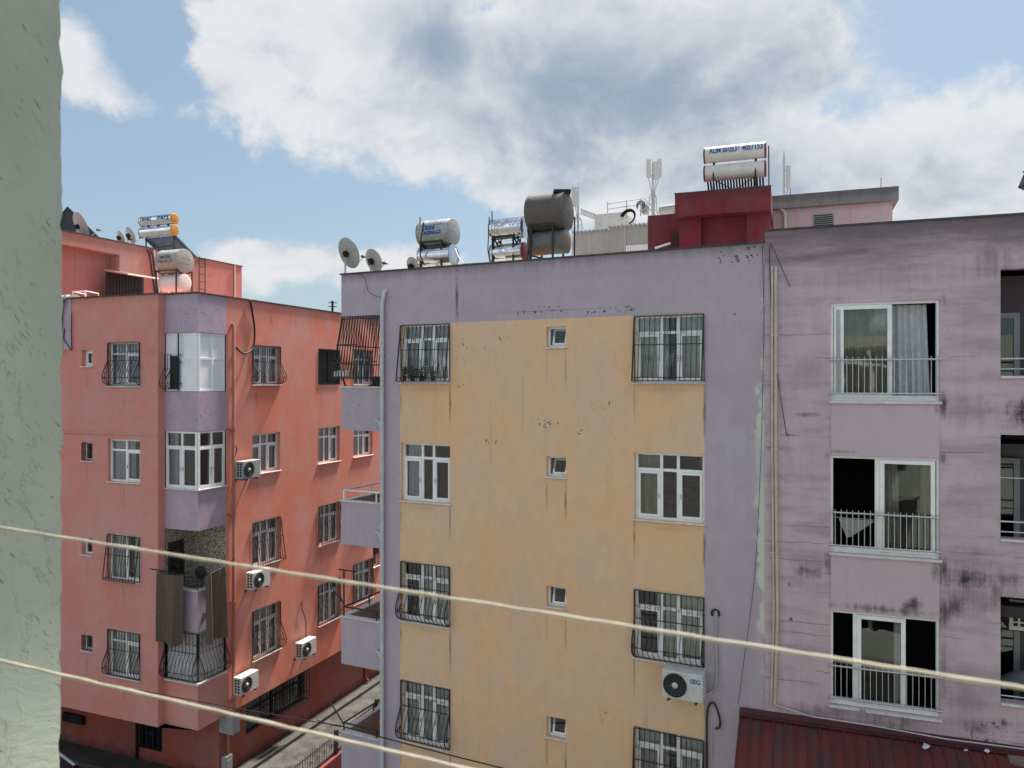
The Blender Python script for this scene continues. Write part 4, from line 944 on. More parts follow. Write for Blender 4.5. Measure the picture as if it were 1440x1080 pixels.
# ---------------------------------------------------------------- satellite dishes
M_DISH = basic('dish_grey', (.36, .36, .35, 1), .5, 0, .1, 5, .4, .3)
def dish(P, C, R_, label, N=(.58, .72, .38), hide_arm=False):
    """P foot of the mast, C centre of the dish"""
    P, C = Vector(P), Vector(C); N = Vector(N).normalized()
    r_ = empty('satellite_dish', T(*P), label, 'satellite dish', 'satellite dishes on the roofs')
    up = (Vector((0, 0, 1)) - N * N.z).normalized(); side = up.cross(N)
    M = frame(C - N * .03, side, up, N)
    S2 = Matrix.Diagonal((.92, 1, 1, 1)); K = 8
    pr = [(R_ * k / K, .17 * R_ * (k / K) ** 2) for k in range(K + 1)] + [(R_ + .008, .17 * R_ - .004)] + [(R_ * k / K, .17 * R_ * (k / K) ** 2 - .014) for k in range(K, -1, -1)]
    mb = MB(); mb.lathe(pr, M @ S2, 36); mb.build('reflector', M_DISH, r_, world=True)
    mb = MB(); mb.tube([P, (P.x, P.y, C.z - .02), C - N * .12], .024, 8); mb.build('mast', M_PIPE, r_, world=True)
    mb = MB(M @ T(0, 0, -.06)); mb.box(-.045, .045, -.08, .08, -.05, .04); mb.box(-.09, .09, -.02, .015, -.03, .05); mb.build('bracket', M_DARK, r_, world=True)
    b = C - up * R_ * .97 + N * .14 * R_; e = C - up * R_ * .55 + N * R_ * 1.15
    mb = MB(); mb.tube([b - N * .05, b + N * .04, e], .012, 6); mb.build('arm', M_PIPE, r_, world=True)
    mb = MB(); dv = (C - e).normalized(); mb.tube([e - dv * .09, e - dv * .02, e + dv * .0, e + dv * .07], [.02, .02, .035, .035], 10); mb.tube([e, e + up * .05], .015, 6); mb.build('receiver', M_DARK, r_, world=True)
    return r_
def yroof(px, d): return YF.M(YF.u(px, d), d, 14.5).translation
def dish_px(px, py, rpx, dep_off, label, fac=YF, zroof=14.5):
    u = fac.u(px, dep_off); W = fac.M(u, dep_off, 0); z = fac.z(px, py, dep_off); dpt = W.translation.y
    C = Vector((W.translation.x, W.translation.y, z))
    dish((C.x - .06, C.y - .06, zroof), C, rpx / FPX * dpt, label)
dish_px(489.5, 356, 22, .5, 'largest pale satellite dish on the left corner of the lilac roof')
dish_px(525, 366.5, 17, .6, 'middle satellite dish on the lilac roof, between the corner dish and the water tanks')
dish_px(581, 374, 13, 1.3, 'satellite dish half hidden behind the roof edge and the first pair of water tanks')
dish_px(112, 318, 20, .6, 'big shaded satellite dish in front of the dark sheet roof at the far left', SP, 17.5)
dish_px(170, 334, 9.5, .5, 'left one of two small pale dishes on the salmon roof storey', SP, 17.5)
dish_px(183, 331, 12, .6, 'right one of two small pale dishes on the salmon roof storey', SP, 17.5)

# ---------------------------------------------------------------- water tanks
def metal(name, col, rough, met, rust=None, dirt=.3):
    m, g = newmat(name); co = g.obj(); n = g.noise(co, 3.0, 6.0, .65); f = g.noise(g.scale(co, 3, 3, 14), 2.0, 4.0)
    c = g.mix(g.ss(n, .3, .7), tuple(x * .75 for x in col[:3]) + (1,), col)
    if rust: c = g.mix(g.ss(g.m('ADD', n, g.m('MULTIPLY', g.sep(co)[2], -rust[2])), .48, .66, 0, rust[1]), c, rust[0])
    c = g.mix(g.ss(f, .5, .75, 0, dirt), c, (.06, .055, .05, 1))
    g.out(g.bsdf(c, g.ss(f, .3, .7, rough * .8, min(1, rough * 1.3)), met, g.bump(n, .025, .02), .4)); return m
M_GALV = metal('galvanised_steel', (.42, .42, .42, 1), .5, .45)
M_CHROME = metal('polished_steel', (.72, .73, .75, 1), .16, 1.0, None, .12)
M_OLDTANK = metal('weathered_dark_steel', (.125, .112, .10, 1), .5, .35, None, .3)
M_RUST = metal('rusting_tank', (.16, .175, .17, 1), .7, .15, ((.22, .10, .04, 1), .9, .35))
M_TANKGREY = metal('pale_grey_tank', (.40, .39, .36, 1), .6, .1)
M_WHITETANK = basic('white_tank', (.62, .61, .58, 1), .4, 0, .08, 3, .4, .15)
M_YELLOW = basic('yellow_cap', (.52, .25, .03, 1), .55, 0, .08, 4)
M_REDCAP = basic('red_cap', (.19, .045, .04, 1), .5, 0, .1, 4)
def tank(A, B, r, mat, label, ribs=(), capmat=None, cat='water tank', group='water tanks on the roofs', bulge=.02, name='water_tank', hatch=None):
    A, B = Vector(A), Vector(B); L = (B - A).length; ax = (B - A).normalized(); c = (A + B) / 2
    r_ = empty(name, T(*c), label, cat, group)
    fr = ax.cross(Vector((0, 0, 1))).normalized(); M = frame(A, fr, Vector((0, 0, 1)), ax)
    pr = [(r * .985, 0)]
    for k in sorted(ribs): pr += [(r, L * k - .018), (r * 1.022, L * k), (r, L * k + .018)]
    pr += [(r * .985, L)]
    if not ribs: pr = [(r, 0), (r, L * .5), (r, L)]
    mb = MB(); mb.lathe(pr, M, 44); mb.build('shell', mat, r_, world=True)
    for s_, o_ in ((-1, 0), (1, L)):
        mb = MB(); mb.lathe([(r * 1.012, o_ - s_ * .02), (r * 1.015, o_ + s_ * .004), (r * .97, o_ + s_ * .01), (r * .6, o_ + s_ * (.01 + bulge * .7)), (0.0, o_ + s_ * (.01 + bulge))], M, 36, hard=True); mb.build('end_cap', capmat or mat, r_, world=True)
    if hatch: mb = MB(); q = A + ax * L * hatch; mb.box(q.x - .17, q.x + .17, q.y - .17, q.y + .17, q.z + r - .03, q.z + r + .035); mb.build('hatch', M_DARK, r_, world=True)
    r_['rad'] = r
    return r_, A, ax, L, fr
def tank_text(t, s, size, a0, mat, xo=0, width=None):
    r_, A, ax, L, fr = t; r = r_['rad'] + .008; front = fr if fr.y < 0 else -fr
    return text_mesh(s, size, mat, r_, lambda x, y: A + ax * (L / 2 + xo + x) + (front * math.cos(a0 + y / r) + Vector((0, 0, 1)) * math.sin(a0 + y / r)) * r, width, bold=.006)
def stand(M, x0, x1, y0, y1, z0, z1, label, rail=True, r=.028):
    mb = MB(M)
    for x in (x0, x1):
        for y in (y0, y1): mb.tube([(x, y, z0), (x, y, z1)], r, 4, 0, False)
        for zz in (z1 - .03, z0 + .3): mb.tube([(x, y0, zz), (x, y1, zz)], r * .9, 4, 0, False)
        mb.tube([(x, y0, z1 - .03), (x, (y0 + y1) / 2, z1 - .16), (x, y1, z1 - .03)], r * .8, 4, 0, False)
    for y in (y0, y1): mb.tube([(x0, y, z1 - .03), (x1, y, z1 - .03)], r * .9, 4, 0, False)
    if rail: mb.tube([(x0 - .03, y0 - .02, z0), (x0 - .03, y0 - .02, z1 + .62)], r * .5, 4, 0, False)
    return single('tank_stand', mb, M_IRON, M @ T((x0 + x1) / 2, (y0 + y1) / 2, z0), label, 'metal stand', 'iron stands under the water tanks')
def tank_pair(p0, p1, up, lo, off, mats, labels, ribs, slabel, caps=(None, None)):
    """two tanks on the lilac roof, one above the other; up / lo = centre row and radius in pixels, read at the left and right end"""
    out = []
    for (y0, y1, rp), mat, lb, rb, cm in zip((up, lo), mats, labels, ribs, caps):
        A = YF.M(YF.u(p0, off), off, YF.z(p0, y0, off)).translation; B = YF.M(YF.u(p1, off), off, YF.z(p1, y1, off)).translation
        z = (A.z + B.z) / 2; A.z = B.z = z
        out.append(tank(A, B, rp / FPX * (A.y + B.y) / 2, mat, lb, rb, cm))
    zu, ru = out[0][1].z, out[0][0]['rad']; ua_, ub_ = YF.u(p0, off), YF.u(p1, off)
    stand(YF.W, ua_ + .12, ub_ - .22, off - ru * .72, off + ru * .72, 14.5, zu - ru * .70, slabel)
    return out
t = tank_pair(594, 638, (329, 326.5, 18), (362, 359.5, 15.5), 1.1, (M_GALV, M_CHROME), ('grey galvanised water tank with faint blue lettering, above a shiny one, nearest the satellite dishes', 'shiny steel water tank lying under the blue lettered grey tank'), ((.1, .2, .62, .75, .88), ()), 'black iron stand carrying the grey tank with blue lettering')
tank_text(t[0], 'ISI', .13, .12, M_BLUE, -.05, .26); tank_text(t[0], 'ASMACI', .13, -.25, M_BLUE, .02, .5); tank_text(t[0], 'GUNES', .10, .5, basic('faded_blue_lettering', (.2, .27, .34, 1), .6), -.02, .62)
t = tank_pair(693, 738, (323, 321, 15.5), (357, 354, 13), 1.4, (M_CHROME, M_CHROME), ('ribbed mirror bright water tank on the stand in the middle of the lilac roof', 'mirror bright water tank with a red end, under the ribbed one'), ((.1, .2, .3, .65, .75, .88), (.5,)), 'black iron stand carrying the ribbed mirror bright tank', (None, M_REDCAP))
t = tank_pair(748, 797, (301, 298, 26.5), (343, 340, 16.5), 1.2, (M_OLDTANK, M_RUST), ('biggest dark weathered water tank with a hatch on top, beside the antenna mast', 'rust stained grey green water tank under the biggest dark tank'), ((), ()), 'black iron stand carrying the biggest dark tank')
q = t[0]; mb = MB(); hp = q[1] + q[2] * q[3] * .86 + Vector((0, 0, q[0]['rad'])); mb.box(hp.x - .2, hp.x + .2, hp.y - .2, hp.y + .2, hp.z - .03, hp.z + .035); mb.build('hatch', M_DARK, q[0], world=True)
mb = MB()
for a_, b_ in ((743, 325), (808, 330)):
    u = YF.u(a_, 1.0); mb.tube([YF.M(u, 1.0, YF.z(a_, b_ - 25, 1.0)).translation, YF.M(u, 1.0, YF.z(a_, b_, 1.0)).translation, YF.M(u, .95, 14.5).translation], .02, 6)
single('tank_hose', mb, M_CABLE, T(*yroof(775, 1.0)), 'black water hoses hanging down both ends of the biggest dark tank', 'hose')

def hose(pts, r, label, mat=None):
    P_ = [YF.M(YF.u(a, o), o, YF.z(a, b, o)).translation for a, b, o in pts]; mb = MB(); mb.tube(P_, r, 6)
    return single('tank_hose', mb, mat or M_CABLE, T(*P_[0]), label, 'hose', 'hoses on the water tanks')
hose([(688, 305, 1.0), (687, 330, 1.0), (686, 352, .9), (689, 368, .8)], .014, 'thin dark hose at the left end of the mirror bright tanks')
hose([(742, 322, 1.1), (744, 340, 1.0), (743, 355, 1.0), (748, 360, .9), (762, 363, .8)], .02, 'dark hose curling between the mirror bright tanks and the biggest dark tank')
hose([(596, 312, .8), (592, 335, .7), (591, 360, .7), (597, 372, .5)], .016, 'dark hose at the left end of the blue lettered tank')
hose([(640, 350, .7), (645, 362, .5), (652, 371, .2), (690, 369, .2), (730, 366, .2)], .014, 'pale hose lying on the lilac roof edge between two pairs of tanks', M_PIPE)
# grey lettered tank, ladder and solar heater of the salmon block
def s_at(px, py, d): return at(px, py, d)
A = s_at(231, 369, 25.6); B = s_at(262, 368.5, 25.2); z = A.z; B.z = A.z
A = Vector((A.x, A.y, z)); axd = Vector((.929, -.370, 0)); B = A + axd * .88
t = tank(A, B, .39, M_TANKGREY, 'pale grey lettered water tank on a stand over the lilac corner bay', (), None)
tank_text(t, 'METSA', .13, .15, M_GREYTXT, 0, .5); tank_text(t, '324 23 13', .12, -.22, M_GREYTXT, 0, .62)
capc = B + axd * .055
text_mesh('METSA', .12, M_GREYTXT, t[0], lambda x, y: capc + axd * .006 + Vector((.370, .929, 0)) * x + Vector((0, 0, y + .02)), .36)
text_mesh('324 23 13', .1, M_GREYTXT, t[0], lambda x, y: capc + axd * .004 + Vector((.370, .929, 0)) * x + Vector((0, 0, y - .14)), .45)
A2 = s_at(232, 399, 25.6); A2 = Vector((A2.x, A2.y, A2.z)); t2 = tank(A2, A2 + axd * .86, .28, M_WHITETANK, 'whitish water tank lying under the lettered grey tank on the salmon roof', (), None)
Ms = frame((A.x, A.y, 0), axd, (.370, .929, 0), (0, 0, 1))
stand(Ms, -.02, .84, -.32, .36, 14.56, z - .30, 'dark iron stand under the lettered grey tank on the salmon roof', False, .025)
u = SP.u(281); mb = SP.mb(); zt_ = SP.z(281, 362)
for s_ in (-.16, .16): mb.tube([(u + s_, -.12, 14.55), (u + s_, -.12, zt_)], .018, 4, 0, False)
k = 14.75
while k < zt_ - .05: mb.tube([(u - .16, -.12, k), (u + .16, -.12, k)], .014, 4, 0, False); k += .3
mb.v = [wmat(S) @ v for v in mb.v]; single('ladder', mb, M_RUSTIRON, SP.M(u, -.12, 14.55), 'rusty ladder leading to the roof storey behind the grey lettered tank', 'ladder')
def heater_tanks(r_, A, ax, L, rr, gap, mat, cap, tilt=0):
    fr = ax.cross(Vector((0, 0, 1))).normalized()
    for k in range(2):
        a = A + Vector((0, 0, gap * k)) + fr * tilt * k; M = frame(a, fr, Vector((0, 0, 1)), ax)
        mb = MB(); mb.lathe([(rr, 0), (rr, L / 2), (rr, L)], M, 36); mb.build('boiler', mat, r_, world=True)
        for s_, o_ in ((-1, 0), (1, L)):
            mb = MB(); mb.lathe([(rr * 1.03, o_ - s_ * .03), (rr * 1.03, o_), (rr * .92, o_ + s_ * .012), (0, o_ + s_ * .02)], M, 32, hard=True); mb.build('end_cap', cap, r_, world=True)
A = s_at(200, 328, 32.2); ax = Vector((.929, -.370, 0)); L = 1.78
H1 = empty('solar_water_heater', T(A.x, A.y, 17.52), 'solar water heater with two silver boilers and yellow ends, on the salmon roof storey', 'solar heater', 'solar water heaters on the roofs')
heater_tanks(H1, A, ax, L, .215, .47, M_CHROME, M_YELLOW)
bk = Vector((.370, .929, 0))
for s_, xo, wd in (('DENIZ', .42, .62), ('ENERJI', 1.34, .62)):
    text_mesh(s_, .22, M_BLUE, H1, lambda x, y, xo=xo: A + Vector((0, 0, .47)) + ax * (xo + x) + (-bk * math.cos(y / .22 - .1) + Vector((0, 0, 1)) * math.sin(y / .22 - .1)) * .222, wd, bold=.008)
M_COLL = basic('blue_collector', (.10, .17, .27, 1), .2, .0, .15, 3, .6)
T0 = A + bk * .1 + Vector((0, 0, -.25)); T1 = A + bk * 1.75 + Vector((0, 0, -1.28))
for k in range(2):
    o_ = ax * (L * .5 * k + .02); w_ = ax * (L * .5 - .05); nn = (T1 - T0).cross(ax).normalized() * .06
    mb = MB(); p = [T0 + o_, T0 + o_ + w_, T1 + o_ + w_, T1 + o_]
    mb.add([*p, *[q_ - nn for q_ in p]], [(0, 1, 2, 3), (7, 6, 5, 4), (0, 4, 5, 1), (1, 5, 6, 2), (2, 6, 7, 3), (3, 7, 4, 0)]); mb.build('collector', M_COLL, H1, world=True)
mb = MB()
for k in (.12, .98):
    b0 = A + ax * L * k; zb = 17.52
    mb.tube([(b0.x, b0.y, b0.z - .2), (b0.x, b0.y, zb)], .03, 4, 0, False); mb.tube([b0 + Vector((0, 0, -.25)), T1 + ax * L * k - Vector((0, 0, .08))], .028, 4, 0, False)
    e_ = T1 + ax * L * k; mb.tube([e_, (e_.x, e_.y, zb)], .028, 4, 0, False); mb.tube([(b0.x, b0.y, zb + .45), (e_.x, e_.y, zb + .1)], .02, 4, 0, False)
b0 = A + ax * L * .12; b1 = A + ax * L * .98
for zz in (17.6, 18.05): mb.tube([(b0.x, b0.y, zz), (b1.x, b1.y, zz + .1)], .024, 4, 0, False)
for k in (.2, .5, .8): q_ = A + ax * L * k; mb.tube([q_, q_ + Vector((0, 0, .47))], .05, 6)
mb.build('frame', M_IRON, H1, world=True)
mb = SP.mb()
for px, w_, c_ in ((206, .025, 0), (210, .02, 0), (222, .02, 0)): mb.tube([(SP.u(px), -.03, SP.z(px, 351)), (SP.u(px) + .1, -.05, SP.z(px, 358)), (SP.u(px + 12), -.06, 15.5), (SP.u(px + 17), -.06, 14.6)], w_, 6)
mb.v = [wmat(S) @ v for v in mb.v]; single('heater_hose', mb, M_CABLE, SP.M(SP.u(214), -.05, 14.6), 'dark hoses running down the salmon roof storey from the solar heater', 'hose')
mb = SP.mb()
for px in (215, 228): mb.tube([(SP.u(px), -.06, SP.z(px, 352)), (SP.u(px + 12), -.09, 14.6)], .03, 6)
mb.v = [wmat(S) @ v for v in mb.v]; single('heater_pipe', mb, M_PIPE, SP.M(SP.u(220), -.08, 14.6), 'pale pipes running down the salmon roof storey from the solar heater', 'pipe')
# small things on the salmon roof
P = s_at(111, 415, 25.2); mb = MB(Matrix.Translation((P.x, P.y, 14.56)) @ RZ(rad(-21)))
for x in (-.28, .28): mb.tube([(x, 0, 0), (x, 0, .93)], .018, 6); mb.tube([(x, .5, 0), (x, .5, .9)], .018, 6); mb.tube([(x, 0, .93), (x, .5, .9)], .018, 6)
mb.tube([(-.28, 0, .93), (.28, 0, .93)], .018, 6); mb.tube([(-.28, 0, .62), (.28, 0, .62)], .018, 6)
single('drying_rack', mb, M_PVC, T(P.x, P.y, 14.56), 'white tube rack on the left end of the salmon roof', 'rack')
u0_ = SL.u(90); mb = SL.mb(); nx = 10; pts = [(-.32, 15.0), (-.2, 15.19), (.1, 15.24), (.05, 15.23), (-.03, 15.2)]
rr_ = random.Random(3); vs, fs = [], []
prof = [(.35, 15.20), (.1, 15.27), (-.05, 15.25), (-.09, 15.1), (-.075, 14.8), (-.08, 14.4), (-.06, 13.9), (-.05, 13.45)]
for i in range(nx + 1):
    for j, (yy, zz) in enumerate(prof):
        t_ = i / nx; wd = .5 if j < 3 else .3 - .03 * j
        vs.append((u0_ - .15 + wd * t_ + (.06 * rr_.random()), yy + .03 * math.sin(i * 1.9 + j) - .02 * (j > 2), zz + .04 * math.sin(i * 1.3 + j * .8)))
for i in range(nx):
    for j in range(len(prof) - 1): a_ = i * len(prof) + j; fs.append((a_, a_ + 1, a_ + len(prof) + 1, a_ + len(prof)))
mb.add(vs, fs, 0, True); mb.v = [wmat(S) @ v for v in mb.v]; single('dust_sheet', mb, cloth('white_sheet', (.6, .58, .55, 1), .15), SL.M(u0_, 0, 15.2), 'crumpled whitish sheet thrown over the left end of the salmon roof edge', 'sheet')
P0_, P1_ = s_at(60, 300, 36), s_at(95, 290, 36); P2_ = s_at(142, 336, 34); M_TARP = basic('dark_sheet_roof', (.035, .04, .042, 1), .7, 0, .25, 2, .3, .3)
mb = MB(); D3 = Vector((-.53, .85, 0)) * 2.6; th = Vector((0, 0, -.12))
for a_, b_ in ((P0_ + Vector((0, 0, -1.0)), P1_), (P1_, P2_)):
    mb.add([a_, b_, b_ + D3, a_ + D3, a_ + th, b_ + th, b_ + D3 + th, a_ + D3 + th], [(0, 1, 2, 3), (7, 6, 5, 4), (0, 4, 5, 1), (1, 5, 6, 2), (2, 6, 7, 3), (3, 7, 4, 0)])
mb.add([P0_ + Vector((0, 0, -1.1)), P1_ + th, P2_ + th, (P2_.x, P2_.y, 17.4), (P0_.x, P0_.y, 17.4)], [(0, 1, 2, 3, 4)])
single('sheet_roof_shelter', mb, M_TARP, T(P1_.x, P1_.y, 14.05), 'dark grey sheet roofed shelter on the roof at the far left', 'shelter')

# ---------------------------------------------------------------- rooftop rooms behind the middle and right blocks
P = at(949, HY, 18.0); P.z = 0
Cb = empty('rooftop_room', frame(P, dR, nR, (0, 0, 1)), 'crimson stair house with an overhanging top, on the roof behind the lilac wall', 'rooftop room', 'rooms built on the roofs')
CF = Fac(Cb); uc = CF.u(1084); z1 = CF.z(1017, 267.5); z0 = CF.z(1017, 300)
M_CRIM = plaster('crimson_plaster', (.185, .038, .054, 1), 'x', streak=.35, mott=.16, top=(z1, .5, .35), fade=((.26, .09, .1, 1), .2), bump=.15, dirt=(.05, .02, .025, 1), stains=[(.28, z1 - .12, .06, .05, .9)])
mb = MB(); mb.box(0, uc, 0, 2.4, z0, z1); mb.build('roof_band', M_CRIM, Cb)
mb = MB(); a_, b_, c_ = CF.u(955, .3), CF.u(986, .3), CF.u(1050, .3); mb.box(a_, b_, .3, 2.2, 14.5, z0 - .002); mb.box(c_, uc - .03, .3, 2.2, 14.5, z0 - .002); mb.box(b_, c_, .45, 2.1, 14.5, z0 - .002); mb.build('wall', M_CRIM, Cb)
mb = MB(); a_ = CF.u(911, 1.2); mb.box(a_, CF.u(956, 1.2), 1.2, 2.3, 14.5, CF.z(930, 302, 1.2)); mb.build('side_wall', M_CRIM, Cb)
mb = MB(); mb.box(CF.u(942, 1.1), CF.u(954, 1.1), 1.16, 1.199, 14.5, CF.z(948, 327, 1.1)); mb.build('door', basic('dark_maroon', (.06, .02, .025, 1), .6), Cb)
mb = MB(); mb.box(-.01, uc + .01, -.012, .1, z1 + .001, z1 + .025); mb.build('coping', M_COPING, Cb)
mb = MB(); mb.tube([(CF.u(921, .8), .8, CF.z(921, 349, .8)), (CF.u(943, .8), .8, CF.z(943, 342, .8))], .035, 4, 0, False); mb.v = [wmat(Cb) @ v for v in mb.v]
single('plank', mb, M_PVC, CF.M(CF.u(930, .8), .8, 14.6), 'white plank leaning at the crimson wall behind the roof edge', 'plank')
P = at(1087, HY, 19.0); P.z = 0
Pb = empty('rooftop_room', frame(P, dR, nR, (0, 0, 1)), 'pink roof room with a grey concrete top band, behind the mauve block', 'rooftop room', 'rooms built on the roofs')
PF = Fac(Pb); up_ = PF.u(1264); z1 = PF.z(1175, 268.5); z0 = PF.z(1262, 281)
M_GREYC = plaster('weathered_concrete', (.22, .20, .205, 1), 'x', streak=.5, mott=.2, top=(z1, .4, .5), bump=.25, dirt=(.05, .047, .05, 1))
M_PINK = plaster('pink_plaster', (.50, .36, .40, 1), 'x', streak=.25, mott=.08, bump=.12)
mb = MB(); mb.box(-.02, up_, 0, 3, z0, z1); mb.build('roof_band', M_GREYC, Pb)
mb = MB(); mb.box(0, up_ - .12, .14, 2.9, 14.7, z0 - .002); mb.build('wall', M_PINK, Pb)
mb = MB(); mb.box(PF.u(1143, .14), PF.u(1173, .14), .12, .137, PF.z(1158, 318, .14), PF.z(1158, 300.5, .14)); w_ = mb.build('window', M_ACGREY, Pb)
mb = MB()
for k in range(6): zz = PF.z(1158, 317 - k * 2.8, .1); mb.box(PF.u(1144.5, .1), PF.u(1171.5, .1), .10, .119, zz, zz + .02)
mb.build('louvre', M_DARK, w_)
mb = MB(); x_ = PF.u(1104, .05); mb.tube([(x_ - .12, .1, z0 + .02), (x_ - .08, .05, z0 - .03), (x_, .05, z0 - .1), (x_, .05, 14.8)], .045, 8); mb.build('downpipe', M_CREAMPIPE, Pb)
mb = MB(); mb.tube([(up_ - .35, .3, z1), (up_ - .35, .3, z1 + .3)], .01, 4); mb.tube([(.4, .2, z1), (.4, .2, z1 + .2)], .012, 4); mb.build('rebar', M_RUSTIRON, Pb)
mb = MB(); mb.box(-.07, -.025, -.02, .3, 14.6, z1 - .05); mb.build('edge_strip', M_CREAMPIPE, Pb)
A = CF.M(CF.u(990.5, .55), .55, 0).translation; A.z = CF.z(990, 246.5, .55) ; L = CF.u(1077, .55) - CF.u(990.5, .55); ax = dR.copy()
H2 = empty('solar_water_heater', T(A.x, A.y, CF.z(1017, 267.5)), 'solar water heater with white boilers and blue phone number, on the crimson stair house', 'solar heater', 'solar water heaters on the roofs')
rr = .185
heater_tanks(H2, A + Vector((0, 0, .03)), ax, L, rr, .43, M_WHITETANK, M_REDCAP)
text_mesh('ALIM ISI', .17, M_BLUE, H2, lambda x, y: A + Vector((0, 0, .46)) + ax * (L * .24 + x) + (-nR * math.cos(y / .19 - .05) + Vector((0, 0, 1)) * math.sin(y / .19 - .05)) * (rr + .006), L * .30, bold=.006)
text_mesh('0536 4057153', .21, M_BLUE, H2, lambda x, y: A + Vector((0, 0, .455)) + ax * (L * .68 + x) + (-nR * math.cos(y / .19 - .05) + Vector((0, 0, 1)) * math.sin(y / .19 - .05)) * (rr + .006), L * .55, bold=.006)
for k in range(20):
    mb = MB(); s_ = A + ax * (L * (.05 + .9 * k / 19)) + Vector((0, 0, -.1)) + nR * .03; mb.tube([s_, s_ + nR * .9 + Vector((0, 0, -.62))], .023, 8); mb.build('glass_tube', basic('tube_glass', (.03, .05, .055, 1), .12, .2, .1, 3, .7) if k == 0 else bpy.data.materials['tube_glass'], H2, world=True)
mb = MB()
for k in (.16, .84):
    s_ = A + ax * L * k; b_ = Vector((s_.x, s_.y, CF.z(1017, 267.5))); mb.tube([s_ - nR * .17 + Vector((0, 0, .02)), b_ - nR * .1], .022, 4, 0, False); mb.tube([s_, s_ + Vector((0, 0, .43))], .03, 6); mb.tube([b_, b_ + nR * .95], .02, 4, 0, False)
s0, s1, s2 = A + ax * L * .16 - nR * .1 + Vector((0, 0, -.15)), A + ax * L * .5 - nR * .0 + Vector((0, 0, -.42)), A + ax * L * .84 - nR * .1 + Vector((0, 0, -.15)); mb.tube([s0, s1, s2], .014, 4, 0, False)
s_ = A + ax * (L + .06); mb.tube([s_ + Vector((0, 0, .55)), s_ + Vector((.01, 0, -.5))], .014, 6)
mb.build('frame', M_IRON, H2, world=True)
# grey sheds, white cabin and masts on the roofs farther back
P = at(806, HY, 25.5); P.z = 0
Gs = empty('rooftop_shed', frame(P, (.9006, -.4346, 0), (.4346, .9006, 0), (0, 0, 1)), 'pale grey roof shed between the biggest tank and the crimson stair house', 'rooftop shed')
F_ = Fac(Gs); M_SHED = plaster('pale_grey_render', (.40, .375, .34, 1), 'x', streak=.3, mott=.12, bump=.12, base_dirt=(16.4, 16.9, .3), dirt=(.16, .10, .07, 1))
a_, b_, c_ = F_.u(858), F_.u(911), F_.u(878)
mb = MB(); mb.box(0, a_, 0, 2, 0, F_.z(832, 326)); mb.box(a_ + .002, b_ + .3, -.06, 2, 0, F_.z(885, 319)); mb.build('wall', M_SHED, Gs)
mb = MB(); mb.box(c_, c_ + .08, -.09, -.061, 14, F_.z(879, 319)); mb.build('post', M_PINK, Gs)
mb = MB()
for k, (x0, x1, zz) in enumerate(((0, a_, F_.z(832, 326)), (a_, b_ + .3, F_.z(885, 319)))):
    n_ = int((x1 - x0) / .14)
    for i in range(n_): mb.box(x0 + .14 * i, x0 + .14 * i + .08, -.12 - .06 * k, .3, zz + .003, zz + .05)
mb.build('roof', M_ACGREY, Gs)
mb = MB(); 
for i in range(9): mb.box(F_.u(881) + i * .085, F_.u(881) + i * .085 + .07, -.09, -.061, 14, F_.z(895, 345))
mb.build('gate', M_PVC, Gs)
P = at(836, HY, 29); P.z = 0
Wc = empty('rooftop_cabin', frame(P, (.9006, -.4346, 0), (.4346, .9006, 0), (0, 0, 1)), 'white roof cabin with a railing and curled cables on its top, behind the grey shed', 'rooftop cabin')
F2 = Fac(Wc); a_ = F2.u(876); zt_ = F2.z(856, 300)
mb = MB(); mb.box(0, a_, 0, 1.6, 0, zt_); mb.box(a_ + .01, F2.u(912), .8, 2.4, 0, F2.z(895, 310)); mb.build('wall', basic('white_wall', (.6, .59, .56, 1), .8, 0, .1, 2, .2, .3), Wc)
mb = MB()
for dz in (.0, .2): mb.tube([(.5, .1, zt_ + .28 + dz - .1), (F2.u(905), .1, zt_ + .34 + dz - .1), (F2.u(913), 1.5, zt_ - .1 + dz)], .016, 6)
for px in (853, 880, 900): mb.tube([(F2.u(px), .1, zt_ - .2), (F2.u(px), .1, zt_ + .45)], .016, 6)
mb.build('railing', M_ACGREY, Wc)
mb = MB(); x_ = F2.u(885)
for k in range(3): mb.ring((x_, -.1 - .05 * k, zt_ - .25), .22 + .03 * k, .025, (1, 0, 0), (.2, 0, 1), 16, 0, -1.2, 3.0)
mb.build('cable_coil', M_CABLE, Wc)
mb = MB(); mb.lathe([(.18, 0), (.18, .3)], frame((F2.u(901), .3, zt_ + .18), (1, 0, 0), (0, 0, 1), (0, -1, 0)), 20); mb.box(F2.u(899), F2.u(905), .3, .6, zt_ - .05, zt_ + .35); mb.build('drum', M_ACGREY, Wc)
mb = MB(); 
for k in range(9): x_ = -.62 + k * .08; z_ = zt_ + .32 - .035 * k; mb.tube([(x_, .2, z_), (x_ + .08, .2, z_ - .2)], .014, 4, 0, False); mb.tube([(x_, .2, z_ - .17), (x_ + .08, .2, z_ - .03)], .014, 4, 0, False)
for dz in (0, -.18): mb.tube([(-.64, .2, zt_ + .32 + dz), (.12, .2, zt_ + dz - .02)], .018, 4, 0, False)
mb.build('cable_tray', M_ACGREY, Wc)
